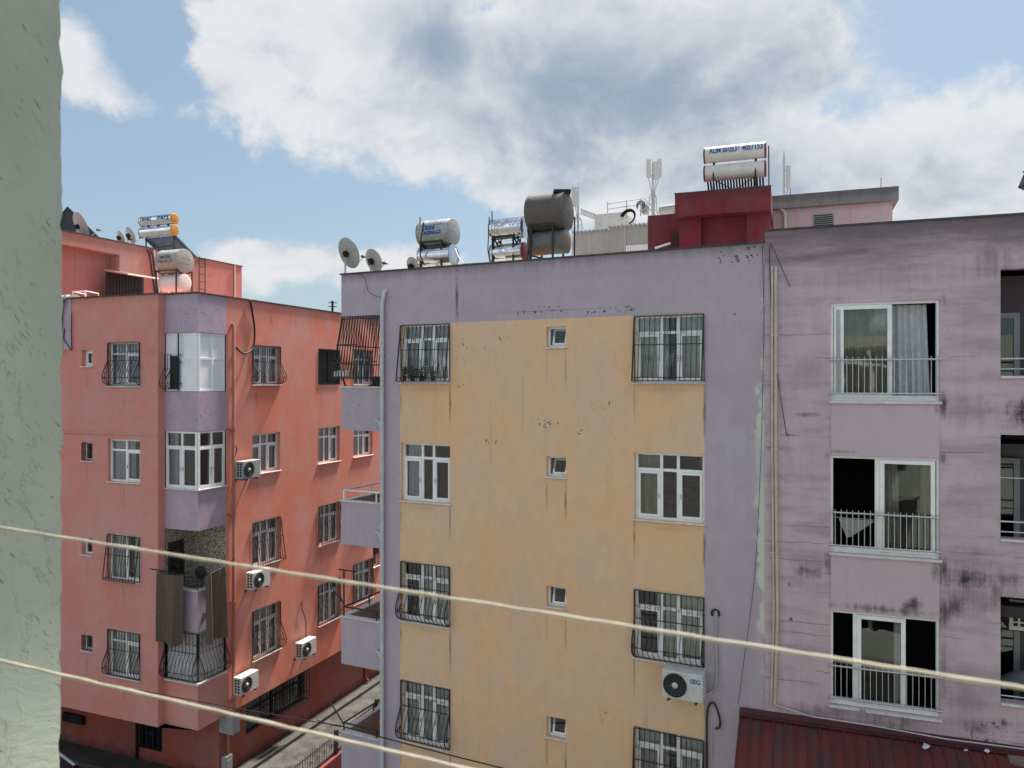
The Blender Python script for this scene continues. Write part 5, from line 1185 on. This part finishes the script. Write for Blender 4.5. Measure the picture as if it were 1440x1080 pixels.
def mast(px, ytop, ybot, depth, label, panels, legs=True):
    """aerial mast; panels (px, y0, y1, width in pixels)"""
    P = at(px, ybot, depth); s_ = depth / FPX
    r_ = empty('antenna_mast', T(P.x, P.y, P.z - 1.2), label, 'antenna mast', 'antenna masts on the roofs')
    mb = MB(); tp = at(px, ytop, depth); mb.tube([(P.x, P.y, P.z - 1.2), (P.x, P.y, tp.z - .3), tp], [.05, .04, .012], 8)
    if legs:
        for o_ in (-.13, .13): mb.tube([(P.x + o_ * 2, P.y, P.z - 1.2), (P.x + o_, P.y, tp.z - 1.5), (P.x, P.y, tp.z - 1.3)], .022, 6)
        for k in range(5): zz = P.z + k * .22 - .3; mb.tube([(P.x - .13, P.y, zz), (P.x + .13, P.y, zz + .1)], .014, 4)
    mb.build('pole', M_PIPE, r_, world=True)
    for (qx, y0, y1, w_) in panels:
        a_, b_ = at(qx, y1, depth), at(qx, y0, depth); hw = w_ * s_ / 2
        mb = MB(); mb.box(a_.x - hw, a_.x + hw, a_.y - .16, a_.y - .05, a_.z, b_.z, bev=.015); pn = mb.build('panel', M_ACWHITE, r_, world=True)
        mb = MB()
        for zz in (a_.z + .12, b_.z - .12): mb.tube([(a_.x, a_.y - .06, zz), (P.x, P.y, zz)], .016, 6)
        if qx != px: mb.tube([(a_.x, a_.y - .1, a_.z), (a_.x * .7 + P.x * .3, P.y - .05, a_.z - .22), (P.x + (a_.x - P.x) * .3, P.y - .05, a_.z - .55), (P.x + (a_.x - P.x) * .15, P.y - .03, P.z - .5)], .014, 6)
        mb.build('clamp', M_ACGREY, pn, world=True)
mast(918, 224, 300, 31, 'tall mast with three pale antenna panels and looping cables, left of the crimson stair house', [(911.5, 225, 251, 6), (921.5, 228, 254, 6), (926.5, 224, 250, 6)])
mast(813, 256, 325, 30, 'mast with one pale antenna panel right behind the biggest dark tank', [(809, 264, 291, 7.5)], True)
mast(1102.5, 212, 280, 26, 'thin mast with one slim antenna panel behind the pink roof room', [(1107, 234, 265, 5)], False)
mb = MB(); p_ = at(804.5, 262, 30); mb.tube([p_, (p_.x, p_.y, 16)], .014, 5); single('aerial_rod', mb, M_ACGREY, T(p_.x, p_.y, 16), 'thin bare aerial rod beside the biggest dark tank', 'aerial')
A = at(930, 297, 26); B = at(952, 295.5, 25.6); B.z = A.z
tank(A, B, .17, M_GALV, 'small grey tank peeping over the lower crimson wall', ())
mb = MB(); p_ = at(1444, 252, 14.4); mb.tube([(p_.x + .12, p_.y, 15.4), (p_.x + .12, p_.y, 16.2)], .02, 6); M_ = T(p_.x + .06, p_.y, 16.30) @ Matrix.Rotation(rad(24), 4, 'Y'); mb2 = MB(M_); mb2.box(-.1, .14, -.12, .12, -.18, .14, bev=.02); mb2.box(-.12, .16, -.14, .14, .141, .16)
mb.v += []; off = len(mb.v); mb.v += mb2.v; mb.f += [[i + off for i in f] for f in mb2.f]; mb.mi += mb2.mi; mb.sm += mb2.sm
single('roof_lamp', mb, M_DARK, T(p_.x + .12, p_.y, 15.43), 'black tilted roof lamp at the right edge above the mauve block', 'lamp')
P = at(467.5, 423, 60)
mb = MB(); mb.tube([(P.x, P.y, 0), P], [.13, .09], 8)
for dz in (.15, .45): mb.tube([(P.x - .35, P.y, P.z - dz), (P.x + .35, P.y, P.z - dz)], .04, 4, 0, False)
single('utility_pole', mb, M_DARK, T(P.x, P.y, 0), 'distant dark utility pole rising over the salmon roof edge', 'utility pole')
# ---------------------------------------------------------------- maroon sheet awning
def awn_mat():
    m, g = newmat('maroon_sheet'); co = g.obj(); n = g.noise(co, 1.1, 6.0, .65); s_ = g.noise(g.scale(co, 3.0, .4, .4), 1.4, 5.0, .6)
    c = g.mix(g.ss(n, .35, .65), (.16, .03, .03, 1), (.095, .026, .028, 1)); c = g.mix(g.ss(s_, .48, .66, 0, .75), c, (.055, .045, .046, 1))
    g.out(g.bsdf(c, .5, .0, g.bump(n, .05, .02), .35)); return m
M_AWN = awn_mat()
ua_ = RF.u(1040); zt = RF.z(1040, 992); zr = RF.z(1440, 1052); za = (zt + zr) / 2
Aw = empty('metal_awning', RF.M(ua_, 0, za), 'dark maroon ribbed metal awning under the windows of the mauve block', 'awning')
AW = MB(); n_rib = 0; OUT, DROP = 2.4, .62; U1 = 6.5; hole = RF.u(1408) - ua_
def ap(u, t, h=0.0): return (u, -.06 - OUT * t, -.13 - DROP * t + h)
vs, fs = [], []; us_ = []; u = 0.0; pit = .205
while u < U1: us_ += [(u, 0), (u + .012, .028), (u + .03, .028), (u + .042, 0)]; u += pit
for (u, h) in us_:
    for t in (0, .12, .35, .7, 1): vs.append(ap(u, t, h + random.uniform(-.003, .003)))
for i in range(len(us_) - 1):
    for k in range(4):
        if k < 1 and us_[i][0] > hole + .0: continue
        a_ = i * 5 + k; fs.append((a_, a_ + 5, a_ + 6, a_ + 1))
AW.add(vs, fs); AW.build('ribbed_sheet', M_AWN, Aw)
mb = MB(); mb.add([(0, -.004, .0), (U1, -.004, 0), (U1, -.03, -.10), (0, -.03, -.10)], [(0, 1, 2, 3)]); mb.add([(0, -.03, -.1), (U1, -.03, -.10), (U1, -.16, -.115), (0, -.16, -.115)], [(0, 1, 2, 3)]); mb.build('flashing', basic('flashing_maroon', (.075, .022, .028, 1), .6, 0, .25, 3, .3, .4), Aw)
mb = MB()
for u in (0.02, 2.1, 4.2, 6.3): mb.tube([ap(u, 0, -.05), ap(u, 1, -.05)], .03, 4, 0, False); mb.tube([ap(u, .9, -.05), (u, -.01, -1.5)], .025, 4, 0, False)
for t in (.15, .95): mb.tube([ap(0, t, -.04), ap(U1, t, -.04)], .03, 4, 0, False)
mb.build('support', M_IRON, Aw)
WA = wmat(Aw)
def scrap(px, py, size, label, seed):
    inv = WA.inverted(); o_ = inv @ Vector((0, 0, CAMZ)); d_ = inv.to_3x3() @ ray(px, py); nrm = Vector((0, DROP, -OUT)).normalized(); p0 = Vector(ap(0, 0, .035)); k = (p0 - o_).dot(nrm) / d_.dot(nrm); c_ = o_ + d_ * k
    rn = random.Random(seed); mb = MB(); n = 9; ring = []
    for i in range(n): a = 2 * math.pi * i / n; r = size * rn.uniform(.6, 1.1); ring.append((c_.x + r * math.cos(a), c_.y + r * math.sin(a) * .9, c_.z + DROP / OUT * (r * math.sin(a) * .9) + rn.uniform(.004, .04)))
    mb.add([(c_.x, c_.y, c_.z + .05), *ring], [(0, 1 + i, 1 + (i + 1) % n) for i in range(n)]); mb.v = [WA @ v for v in mb.v]
    single('paper_scrap', mb, cloth('paper' + str(seed), (.66, .66, .68, 1), .1), WA @ T(*c_), label, 'litter', 'white scraps on the maroon awning')
scrap(1303, 1051, .085, 'largest white scrap of litter on the maroon awning', 1); scrap(1358, 1057, .03, 'smallest white scrap of litter on the maroon awning', 2); scrap(1388, 1057, .055, 'white scrap of litter beside the missing sheet of the maroon awning', 3)
mb = MB(); mb.tube([RF.M(RF.u(1091), -.05, RF.z(1091, 990)).translation, RF.M(RF.u(1140), -.08, RF.z(1140, 1005)).translation, RF.M(RF.u(1230), -.10, RF.z(1230, 1018)).translation, RF.M(RF.u(1330), -.1, RF.z(1330, 1036)).translation, RF.M(RF.u(1440), -.1, RF.z(1440, 1050)).translation], .012, 6)
single('grey_cable', mb, M_PIPE, RF.M(RF.u(1091), -.05, RF.z(1091, 990)), 'pale cable lying along the top of the maroon awning', 'cable')

# ---------------------------------------------------------------- cables and hoses on the facades
def cable(fac, pts, r, mat, label, name='cable', y=-.05, cat='cable'):
    P_ = []
    for p in pts: yy = p[2] if len(p) > 2 else y; P_.append(fac.M(fac.u(p[0], yy), yy, fac.z(p[0], p[1], yy)).translation)
    sm = []      # Catmull-Rom through the points
    Q = [P_[0]] + P_ + [P_[-1]]
    for i in range(1, len(Q) - 2):
        for k in range(6):
            t = k / 6; a, b, c, d = Q[i - 1], Q[i], Q[i + 1], Q[i + 2]
            sm.append(.5 * ((2 * b) + (c - a) * t + (2 * a - 5 * b + 4 * c - d) * t * t + (3 * b - a - 3 * c + d) * t ** 3))
    sm.append(P_[-1]); mb = MB(); mb.tube(sm, r, 8)
    return single(name, mb, mat, T(*P_[0]), label, cat)
cable(SR, [(349, 422, .05), (352, 424, -.06), (355, 440), (358, 462), (357, 485, -.1), (352, 494, -.14), (343, 497, -.14), (336, 493, -.08), (332, 488, -.01)], .03, M_CABLE, 'thick black hose looping down from the salmon roof edge to a hole in the wall')
cable(SR, [(424, 846, -.02), (425, 856, -.05), (430, 875), (430, 897, -.1)], .014, M_CABLE, 'thin dark wire hanging to the farthest air conditioner on the salmon wall')
cable(SR, [(330, 625), (333, 632), (331, 640), (329, 650)], .014, M_CABLE, 'short dark wire curling beside the salmon downpipe')
cable(YF, [(1007, 859, -.0), (1007, 866, -.09), (1007, 900), (1008, 935), (1007, 960), (1000, 974), (985, 981, -.2)], .025, M_ACGREY, 'grey insulated pipe dropping along the lilac wall to the lettered air conditioner', 'pipe', cat='pipe')
mb = MB(); p_ = YF.M(YF.u(1006.5), -.03, YF.z(1006.5, 862)); mb.ring(p_.translation, .075, .022, (.9, -.43, 0), (0, 0, 1), 14, 0, -.6, 3.9); single('pipe_bend', mb, M_CABLE, p_, 'black bent pipe end at the top of the grey insulated pipe', 'pipe')
cable(YF, [(994, 1080), (994, 1010), (997, 992), (1003, 988, -.1), (1008, 996, -.1), (1012, 1010), (1012, 1022), (1006, 1025)], .022, M_RUSTIRON, 'dark hose bent over in a hook on the lilac wall below the lettered air conditioner', 'hose', cat='hose')
cable(RF, [(1083, 342, -.02), (1092, 360), (1103, 385), (1110, 400, -.02)], .006, M_CABLE, 'thin wire slanting at the top left of the mauve wall')
cable(RF, [(1082, 345, -.03), (1084, 420), (1090, 500), (1098, 560), (1106, 611, -.02)], .007, M_CABLE, 'long thin wire running down to a small hole in the mauve wall')
cable(YF, [(1072, 345, -.03), (1074, 430), (1073, 520), (1070, 640), (1062, 800), (1046, 930), (1038, 990)], .005, M_CABLE, 'thin wire sagging down the right end of the lilac wall')
cable(YF, [(500, 384, -.05), (512, 390), (516, 402), (520, 412), (538, 420)], .006, M_CABLE, 'thin wire from the corner dish to the grey drainpipe')
cable(SL, [(101, 440), (100, 470), (101, 492), (96, 486), (90, 476), (91, 462)], .012, M_CABLE, 'dark wire looping down the left corner of the salmon block')
def span(a, b, sag, r, label):
    a, b = Vector(a), Vector(b); mb = MB(); n = 40
    mb.tube([a.lerp(b, i / n) - Vector((0, 0, sag * 4 * (i / n) * (1 - i / n))) for i in range(n + 1)], r, 6); single('overhead_cable', mb, M_CABLE, T(*a), label, 'cable', 'overhead cables over the alley')
span(at(70, 945, 23.3), at(480, 1021, 19.2), .05, .012, 'long thin black cable crossing low over the salmon block to the lowest balcony')
span(at(480, 1021, 19.2), at(790, 1100, 15.4), .03, .014, 'black cable from the lowest balcony across the bottom of the yellow facade')
span(at(445, 1012, 21), at(480, 1022, 19.25), .02, .012, 'short black cable by the iron arm of the lowest balcony')

# ---------------------------------------------------------------- lilac bay: cloths, rods, fan
M_BROWN = cloth('brown_cloth', (.15, .12, .092, 1), .08)
def hung(fac, pl, pr, zt_, zb, y, label, seed, slope=0.0, skew=0.0):
    u0, u1 = pl, pr; n, rows = 26, 14; rn = random.Random(seed); ph = rn.random() * 6; vs, fs = [], []
    for j in range(rows + 1):
        t = j / rows
        for i in range(n + 1):
            s_ = i / n; w_ = (.05 + .05 * t) * (math.sin(9 * s_ + ph) + .6 * math.sin(17 * s_ + ph * 2 + t))
            uu = u0 + (u1 - u0) * (s_ + .05 * t * math.sin(6 * s_ + ph)) + skew * t
            vs.append((uu, y + w_, zt_ + slope * s_ - (zt_ - zb) * t * (1 + .03 * math.sin(4 * s_ + ph)) - .03 * abs(math.sin(3 * math.pi * s_)) * (1 - t)))
    for j in range(rows):
        for i in range(n): a_ = j * (n + 1) + i; fs.append((a_, a_ + 1, a_ + n + 2, a_ + n + 1))
    mb = fac.mb(); mb.add(vs, fs, 0, True); mb.v = [wmat(S) @ v for v in mb.v]
    return single('hanging_cloth', mb, M_BROWN, fac.M((u0 + u1) / 2, y, zt_), label, 'cloth', 'brown cloths hung out on the lilac bay')
hung(SB, SB.u(222, -.3), SB.u(257, -.3), SB.z(240, 807, -.3), SB.z(240, 906, -.3), -.3, 'left brown cloth hanging from the open balcony of the lilac bay', 2)
hung(BR, BR.u(289, -.3), BR.u(318, -.3), BR.z(300, 806, -.3), BR.z(300, 905, -.3), -.3, 'right brown cloth hanging from the open balcony, slanted toward the downpipe', 5, .12, .05)
mb = SB.mb(); z_ = SB.z(240, 806, -.3); mb.tube([(SB.u(222, -.3) - .05, -.3, z_), (-.2, -.3, z_)], .012, 6); mb.tube([(-1.25, -.02, z_ - .05), (SB.u(213, -.45), -.5, z_ + .12)], .018, 6); mb.tube([(-.3, 0, z_), (-.3, -.32, z_)], .012, 6); mb.v = [wmat(S) @ v for v in mb.v]
single('clothes_rod', mb, M_IRON, SB.M(-.6, -.3, z_), 'black rod sticking out at the left brown cloth', 'rod', 'clothes rods on the lilac bay')
mb = BR.mb(); z_ = BR.z(300, 806, -.3); mb.tube([(.15, -.3, z_), (BR.u(318, -.3), -.3, z_ + .12)], .012, 6); mb.tube([(1.1, -.0, z_), (BR.u(330, -.5), -.5, z_ + .3)], .018, 6); mb.tube([(.3, 0, z_), (.3, -.32, z_)], .012, 6); mb.v = [wmat(S) @ v for v in mb.v]
single('clothes_rod', mb, M_IRON, BR.M(.6, -.3, z_), 'black rod sticking out at the right brown cloth', 'rod', 'clothes rods on the lilac bay')
P = SB.M(-.12, .3, 5.56)
fan = empty('standing_fan', P, 'black round standing fan on the open balcony between the brown cloths', 'fan')
zc = SB.z(273, 803, .3) - 5.56
mb = MB(); mb.lathe([(.0, 0), (.17, 0), (.17, .02), (.03, .05)], T(0, 0, 0), 20); mb.tube([(0, 0, .03), (0, 0, zc)], .016, 8); mb.build('pole', M_DARK, fan)
mb = MB(frame((0, -.06, zc), (1, 0, 0), (0, 0, 1), (0, -1, 0))); mb.lathe([(0, -.05), (.1, -.05), (.19, -.03), (.2, 0), (.19, .035), (.1, .055), (0, .06)], Matrix.Identity(4), 26); mb.build('fan_cage', M_DARK, fan)
# meter boxes
mb = MB(); u = SR.u(327, -.1); mb2 = SR.mb(); za_, zb_ = SR.z(327, 1030, -.1), SR.z(327, 1004, -.1); mb2.box(u - .17, u + .17, -.25, .28, za_, zb_, bev=.015); mb2.box(u - .12, u + .12, -.262, -.251, za_ + .07, zb_ - .07); mb2.v = [wmat(S) @ v for v in mb2.v]
single('meter_box', mb2, M_ACGREY, SR.M(u, 0, za_), 'grey meter box on the salmon downpipe below the balcony cage', 'meter box')
mb2 = SGR.mb(); u = SGR.u(319, -.1); mb2.box(u - .15, u + .15, -.2, -.0, .0, .75, bev=.02); mb2.box(u - .1, u + .1, -.212, -.2, .1, .62); mb2.v = [wmat(S) @ v for v in mb2.v]
single('utility_cabinet', mb2, M_ACGREY, SGR.M(u, 0, 0), 'pale utility cabinet standing at the foot of the salmon corner', 'cabinet')
mb = SGL.mb(); a_, b_ = SGL.u(92), SGL.u(120); mb.box(a_, b_, -.12, -.004, SGL.z(105, 1015), SGL.z(105, 1003), bev=.01); mb.v = [wmat(S) @ v for v in mb.v]; single('wall_lamp', mb, M_DARK, SGL.M(a_, 0, 1.9), 'black fitting on the shaded ground floor wall at the far left', 'wall fitting')

# ---------------------------------------------------------------- balcony and window things
def pot(M, r, h, lab, seed, potm, lean=0):
    r_ = empty('potted_plant', M, lab, 'potted plant', 'plant pots in the window cage'); rn = random.Random(seed)
    mb = MB(); mb.lathe([(0, 0), (r * .75, 0), (r, h), (r * 1.08, h), (r * 1.08, h + .015), (r * .9, h + .012), (0, h - .01)], Matrix.Identity(4), 16); mb.build('pot', potm, r_)
    mb = MB()
    for k in range(70):
        a, q, t = rn.random() * 6.28, rn.random(), rn.random(); c_ = Vector((math.cos(a) * r * (.3 + 1.3 * q), math.sin(a) * r * (.3 + .9 * q), h + .02 + .20 * t)); d_ = Vector((rn.gauss(0, 1), rn.gauss(0, 1), rn.gauss(.4, .7))).normalized(); s_ = d_.orthogonal().normalized() * .014; l_ = .045 + .03 * rn.random()
        mb.add([c_, c_ + d_ * l_ * .5 + s_, c_ + d_ * l_, c_ + d_ * l_ * .5 - s_], [(0, 1, 2, 3)])
        if k % 6 == 0: mb.tube([(0, 0, h - .01), c_], .004, 4, 0, False)
    mb.build('foliage', bpy.data.materials.get('pot_leaves') or basic('pot_leaves', (.04, .075, .03, 1), .6, 0, .4, 30), r_)
M_TERRA = basic('terracotta', (.16, .07, .045, 1), .8, 0, .15, 8); M_BLKPOT = basic('black_pot', (.02, .022, .025, 1), .6)
zz = y_l[0][2] + .03
for i, (px, m_, lb) in enumerate(((569, M_BLKPOT, 'leftmost small plant pot in the top window cage of the yellow facade'), (580, M_BLKPOT, 'black pot with leafy plant second from left in the top window cage'), (593, M_BLKPOT, 'dark pot with bushy plant third from left in the top window cage'), (609, M_TERRA, 'brownish pot with tall plant rightmost in the top window cage'))):
    pot(YF.M(YF.u(px, -.12), -.125, zz), .07 if i else .05, .12, lb, 20 + i, m_)
def chair(M, lab):
    r_ = empty('balcony_chair', M, lab, 'chair', 'brown chairs on the caged balcony'); m_ = bpy.data.materials.get('brown_wicker') or basic('brown_wicker', (.07, .04, .03, 1), .7, 0, .3, 30)
    mb = MB(); mb.box(-.22, .22, -.22, .22, .40, .45, bev=.015); mb.build('seat', m_, r_)
    mb = MB(); mb.box(-.22, .22, .19, .24, .45, .86, bev=.015); mb.build('backrest', m_, r_)
    for x in (-.19, .19):
        for y in (-.19, .19): mb = MB(); mb.tube([(x, y, 0), (x, y, .41)], .02, 6); mb.build('leg', m_, r_)
    for x in (-.23, .23): mb = MB(); mb.tube([(x, -.2, .42), (x, -.2, .62), (x, .2, .64)], .02, 6); mb.build('armrest', m_, r_)
zf = 11.45
chair(YF.M(.62, .75, zf + .35) @ RZ(.3), 'left brown chair on the caged top balcony'); chair(YF.M(1.02, 1.0, zf + .35) @ RZ(-.4), 'right brown chair on the caged top balcony')
mb = YF.mb(); mb.box(.1, 1.19, .45, 1.4, zf - .003, zf + .35); mb.v = [wmat(Yb) @ v for v in mb.v]; single('balcony_platform', mb, M_CONC, YF.M(.6, .9, zf), 'raised step under the chairs on the caged top balcony', 'step')
mb = YF.mb(); zc = YF.z(495, 531)
for k in range(4): x_ = -.12 + k * .12; mb.box(x_, x_ + .1, -.16, -.05, 12.65, 12.78 + .03 * (k % 2), bev=.015)
mb.v = [wmat(Yb) @ v for v in mb.v]; single('planter_row', mb, M_SILL, YF.M(0, -.1, 12.65), 'row of whitish planters on the ledge of the caged top balcony', 'planters')
P = YF.M(1.05, .35, 3.72); mb = MB(); mb.lathe([(0, 0), (.1, 0), (.12, .1), (.12, .3), (.07, .36), (.04, .4), (0, .4)], P, 18); single('red_canister', mb, basic('red_plastic', (.5, .035, .02, 1), .4), P, 'red canister on the ledge of the lowest lilac balcony', 'canister')
mb = YF.mb(); vs = []; zt_ = 7.25
P = RF.M(RF.u(1428, .9), .9, RF.z(1428, 975, .9)); mb = MB(P)
prof = [(0, 0), (.75, 0)]
vs, fs = [], []
for i in range(13):
    for j in range(9):
        t, s_ = j / 8, i / 12; vs.append((-.25 + 1.2 * s_, -.2 + .5 * t + .03 * math.sin(7 * s_ + 3 * t), .62 * math.sin(math.pi * min(1, .12 + .42 * s_)) * (1 - .5 * (2 * t - 1) ** 2) + .02 * math.sin(11 * s_)))
for i in range(12):
    for j in range(8): a_ = i * 9 + j; fs.append((a_, a_ + 9, a_ + 10, a_ + 1))
mb.add(vs, fs, 0, True); single('grey_blanket', mb, cloth('grey_blanket', (.2, .22, .25, 1), .05), P, 'grey blanket heaped on the lowest balcony of the mauve block', 'blanket')

# ---------------------------------------------------------------- alley: paving, kerb, wall with railing, parked car
Wm = wmat(S)
mb = MB(Wm); mb.quad((-.3, -3, .004), (5.2, -3, .004), (5.2, 40, .004), (-.3, 40, .004)); mb.build('alley_paving', paving_mat(), kind='structure')
mb = MB(Wm); mb.box(-.28, .12, 1.0, 30, .0, .10); mb.box(.12, .22, 1.0, 30, .0, .13); mb.box(-9, -.28, .5, 1.18, 0, .12); mb.build('pavement', basic('kerb_concrete', (.07, .067, .063, 1), .95, 0, .25, 3, .2, .4), kind='structure')
A, B = at(478, 1028, 23.4), at(409, 1080, 21.1); d_ = (A - B); d_.z = 0; d_.normalize(); o_ = Vector((B.x, B.y, 0)) - d_ * 3.0
Fm = frame(o_, d_, Vector((0, 0, 1)).cross(d_), (0, 0, 1)); LW = 13
mb = MB(); mb.box(0, LW, -.12, .12, 0, 1.3)
fw = empty('garden_wall', Fm, 'low maroon wall with a black railing along the alley paving', 'garden wall')
mb.build('base_wall', basic('maroon_wall', (.16, .03, .035, 1), .8, 0, .2, 3), fw)
mb = MB()
for z in (1.38, 1.86): mb.tube([(0, 0, z), (LW, 0, z)], .02, 4, 0, False)
x_ = .06
while x_ < LW: mb.tube([(x_, 0, 1.3), (x_, 0, 1.92)], .009, 4, 0, False); x_ += .12
x_ = .3
while x_ < LW: mb.ring((x_, 0, 1.62), .06, .008, (1, 0, 0), (0, 0, 1), 10); x_ += .36
mb.build('railing', M_IRON, fw)
for k in range(6): mb = MB(); mb.box(.4 + k * 2.4, .5 + k * 2.4, -.05, .05, 1.302, 2.02); mb.build('post', M_IRON, fw)
def car(M, lab):
    r_ = empty('parked_car', M, lab, 'car'); paint = basic('dark_car_paint', (.02, .022, .026, 1), .2, .3, .05, 2, .6); L, Wd = 4.2, 1.74
    secs = [(-2.1, .45, .62, .70), (-1.95, .28, .88, .80), (-1.2, .22, .98, .86), (-.6, .22, 1.0, .87), (.9, .22, 1.0, .87), (1.6, .22, .97, .85), (2.0, .3, .86, .8), (2.1, .45, .7, .72)]
    vs, fs = [], []
    for (x, z0, z1, hw) in secs: vs += [(x, -hw * .92, z0), (x, -hw, z0 + .2), (x, -hw, (z0 + z1) / 2 + .1), (x, -hw * .93, z1), (x, hw * .93, z1), (x, hw, (z0 + z1) / 2 + .1), (x, hw, z0 + .2), (x, hw * .92, z0)]
    for i in range(len(secs) - 1):
        for k in range(8): a_, b_ = i * 8 + k, i * 8 + (k + 1) % 8; fs.append((a_, b_, b_ + 8, a_ + 8))
    fs += [tuple(range(8)), tuple(range(56, 64))[::-1]]; mb = MB(); mb.add(vs, fs, 0, True); mb.build('body', paint, r_)
    bl, tl = [(-1.05, .8), (1.75, .8)], [(-.35, .6), (1.15, .6)]
    mb = MB(); zb, zt_ = .985, 1.46; mb.add([(-.35, -.6, zt_), (1.15, -.6, zt_), (1.15, .6, zt_), (-.35, .6, zt_), (-.35, -.6, zt_ - .05), (1.15, -.6, zt_ - .05), (1.15, .6, zt_ - .05), (-.35, .6, zt_ - .05)], [(0, 1, 2, 3), (7, 6, 5, 4), (0, 4, 5, 1), (1, 5, 6, 2), (2, 6, 7, 3), (3, 7, 4, 0)]); mb.build('roof', paint, r_)
    for a_, b_, nm in (((-1.05, -.78, zb), (-.35, -.6, zt_ - .03), 'p'), ((-1.05, .78, zb), (-.35, .6, zt_ - .03), 'p'), ((1.75, -.78, zb), (1.15, -.6, zt_ - .03), 'p'), ((1.75, .78, zb), (1.15, .6, zt_ - .03), 'p')): mb = MB(); mb.tube([a_, b_], .05, 6); mb.build('pillar', basic('light_trim', (.45, .46, .48, 1), .3, .4) if 'light_trim' not in bpy.data.materials else bpy.data.materials['light_trim'], r_)
    for q in ([(-1.05, -.75, zb), (-1.05, .75, zb), (-.36, .58, zt_ - .05), (-.36, -.58, zt_ - .05)], [(1.75, .75, zb), (1.75, -.75, zb), (1.16, -.58, zt_ - .05), (1.16, .58, zt_ - .05)], [(-1.0, -.77, zb), (-.35, -.6, zt_ - .05), (1.15, -.6, zt_ - .05), (1.7, -.77, zb)], [(-1.0, .77, zb), (1.7, .77, zb), (1.15, .6, zt_ - .05), (-.35, .6, zt_ - .05)]):
        mb = MB(); mb.quad(*q); mb.build('car_window', basic('car_glass', (.01, .012, .016, 1), .08, 0, .1, 2, .8) if 'car_glass' not in bpy.data.materials else bpy.data.materials['car_glass'], r_)
    for x in (-1.3, 1.3):
        for y in (-.84, .84):
            Mw = frame((x, y, .31), (1, 0, 0), (0, 0, 1), (0, -1 if y < 0 else 1, 0)); mb = MB(); mb.lathe([(.2, -.2), (.31, -.19), (.31, .01), (.2, .03)], Mw, 22); w_ = mb.build('wheel', M_DARK, r_); mb = MB(); mb.lathe([(.2, .0), (.19, .02), (.06, .0), (0, .02)], Mw, 18); mb.build('rim', M_STEEL, w_)
    for y in (-.55, .55): mb = MB(); mb.box(-2.09, -2.02, y - .16, y + .16, .62, .76, bev=.02); mb.build('headlight', M_STEEL, r_)
P = at(84, 1066, 22.9)
car(Matrix.Translation((P.x - .95, P.y - .1, 0)) @ RZ(rad(158)), 'dark parked car, only its roof corner showing at the bottom left beside the green wall')
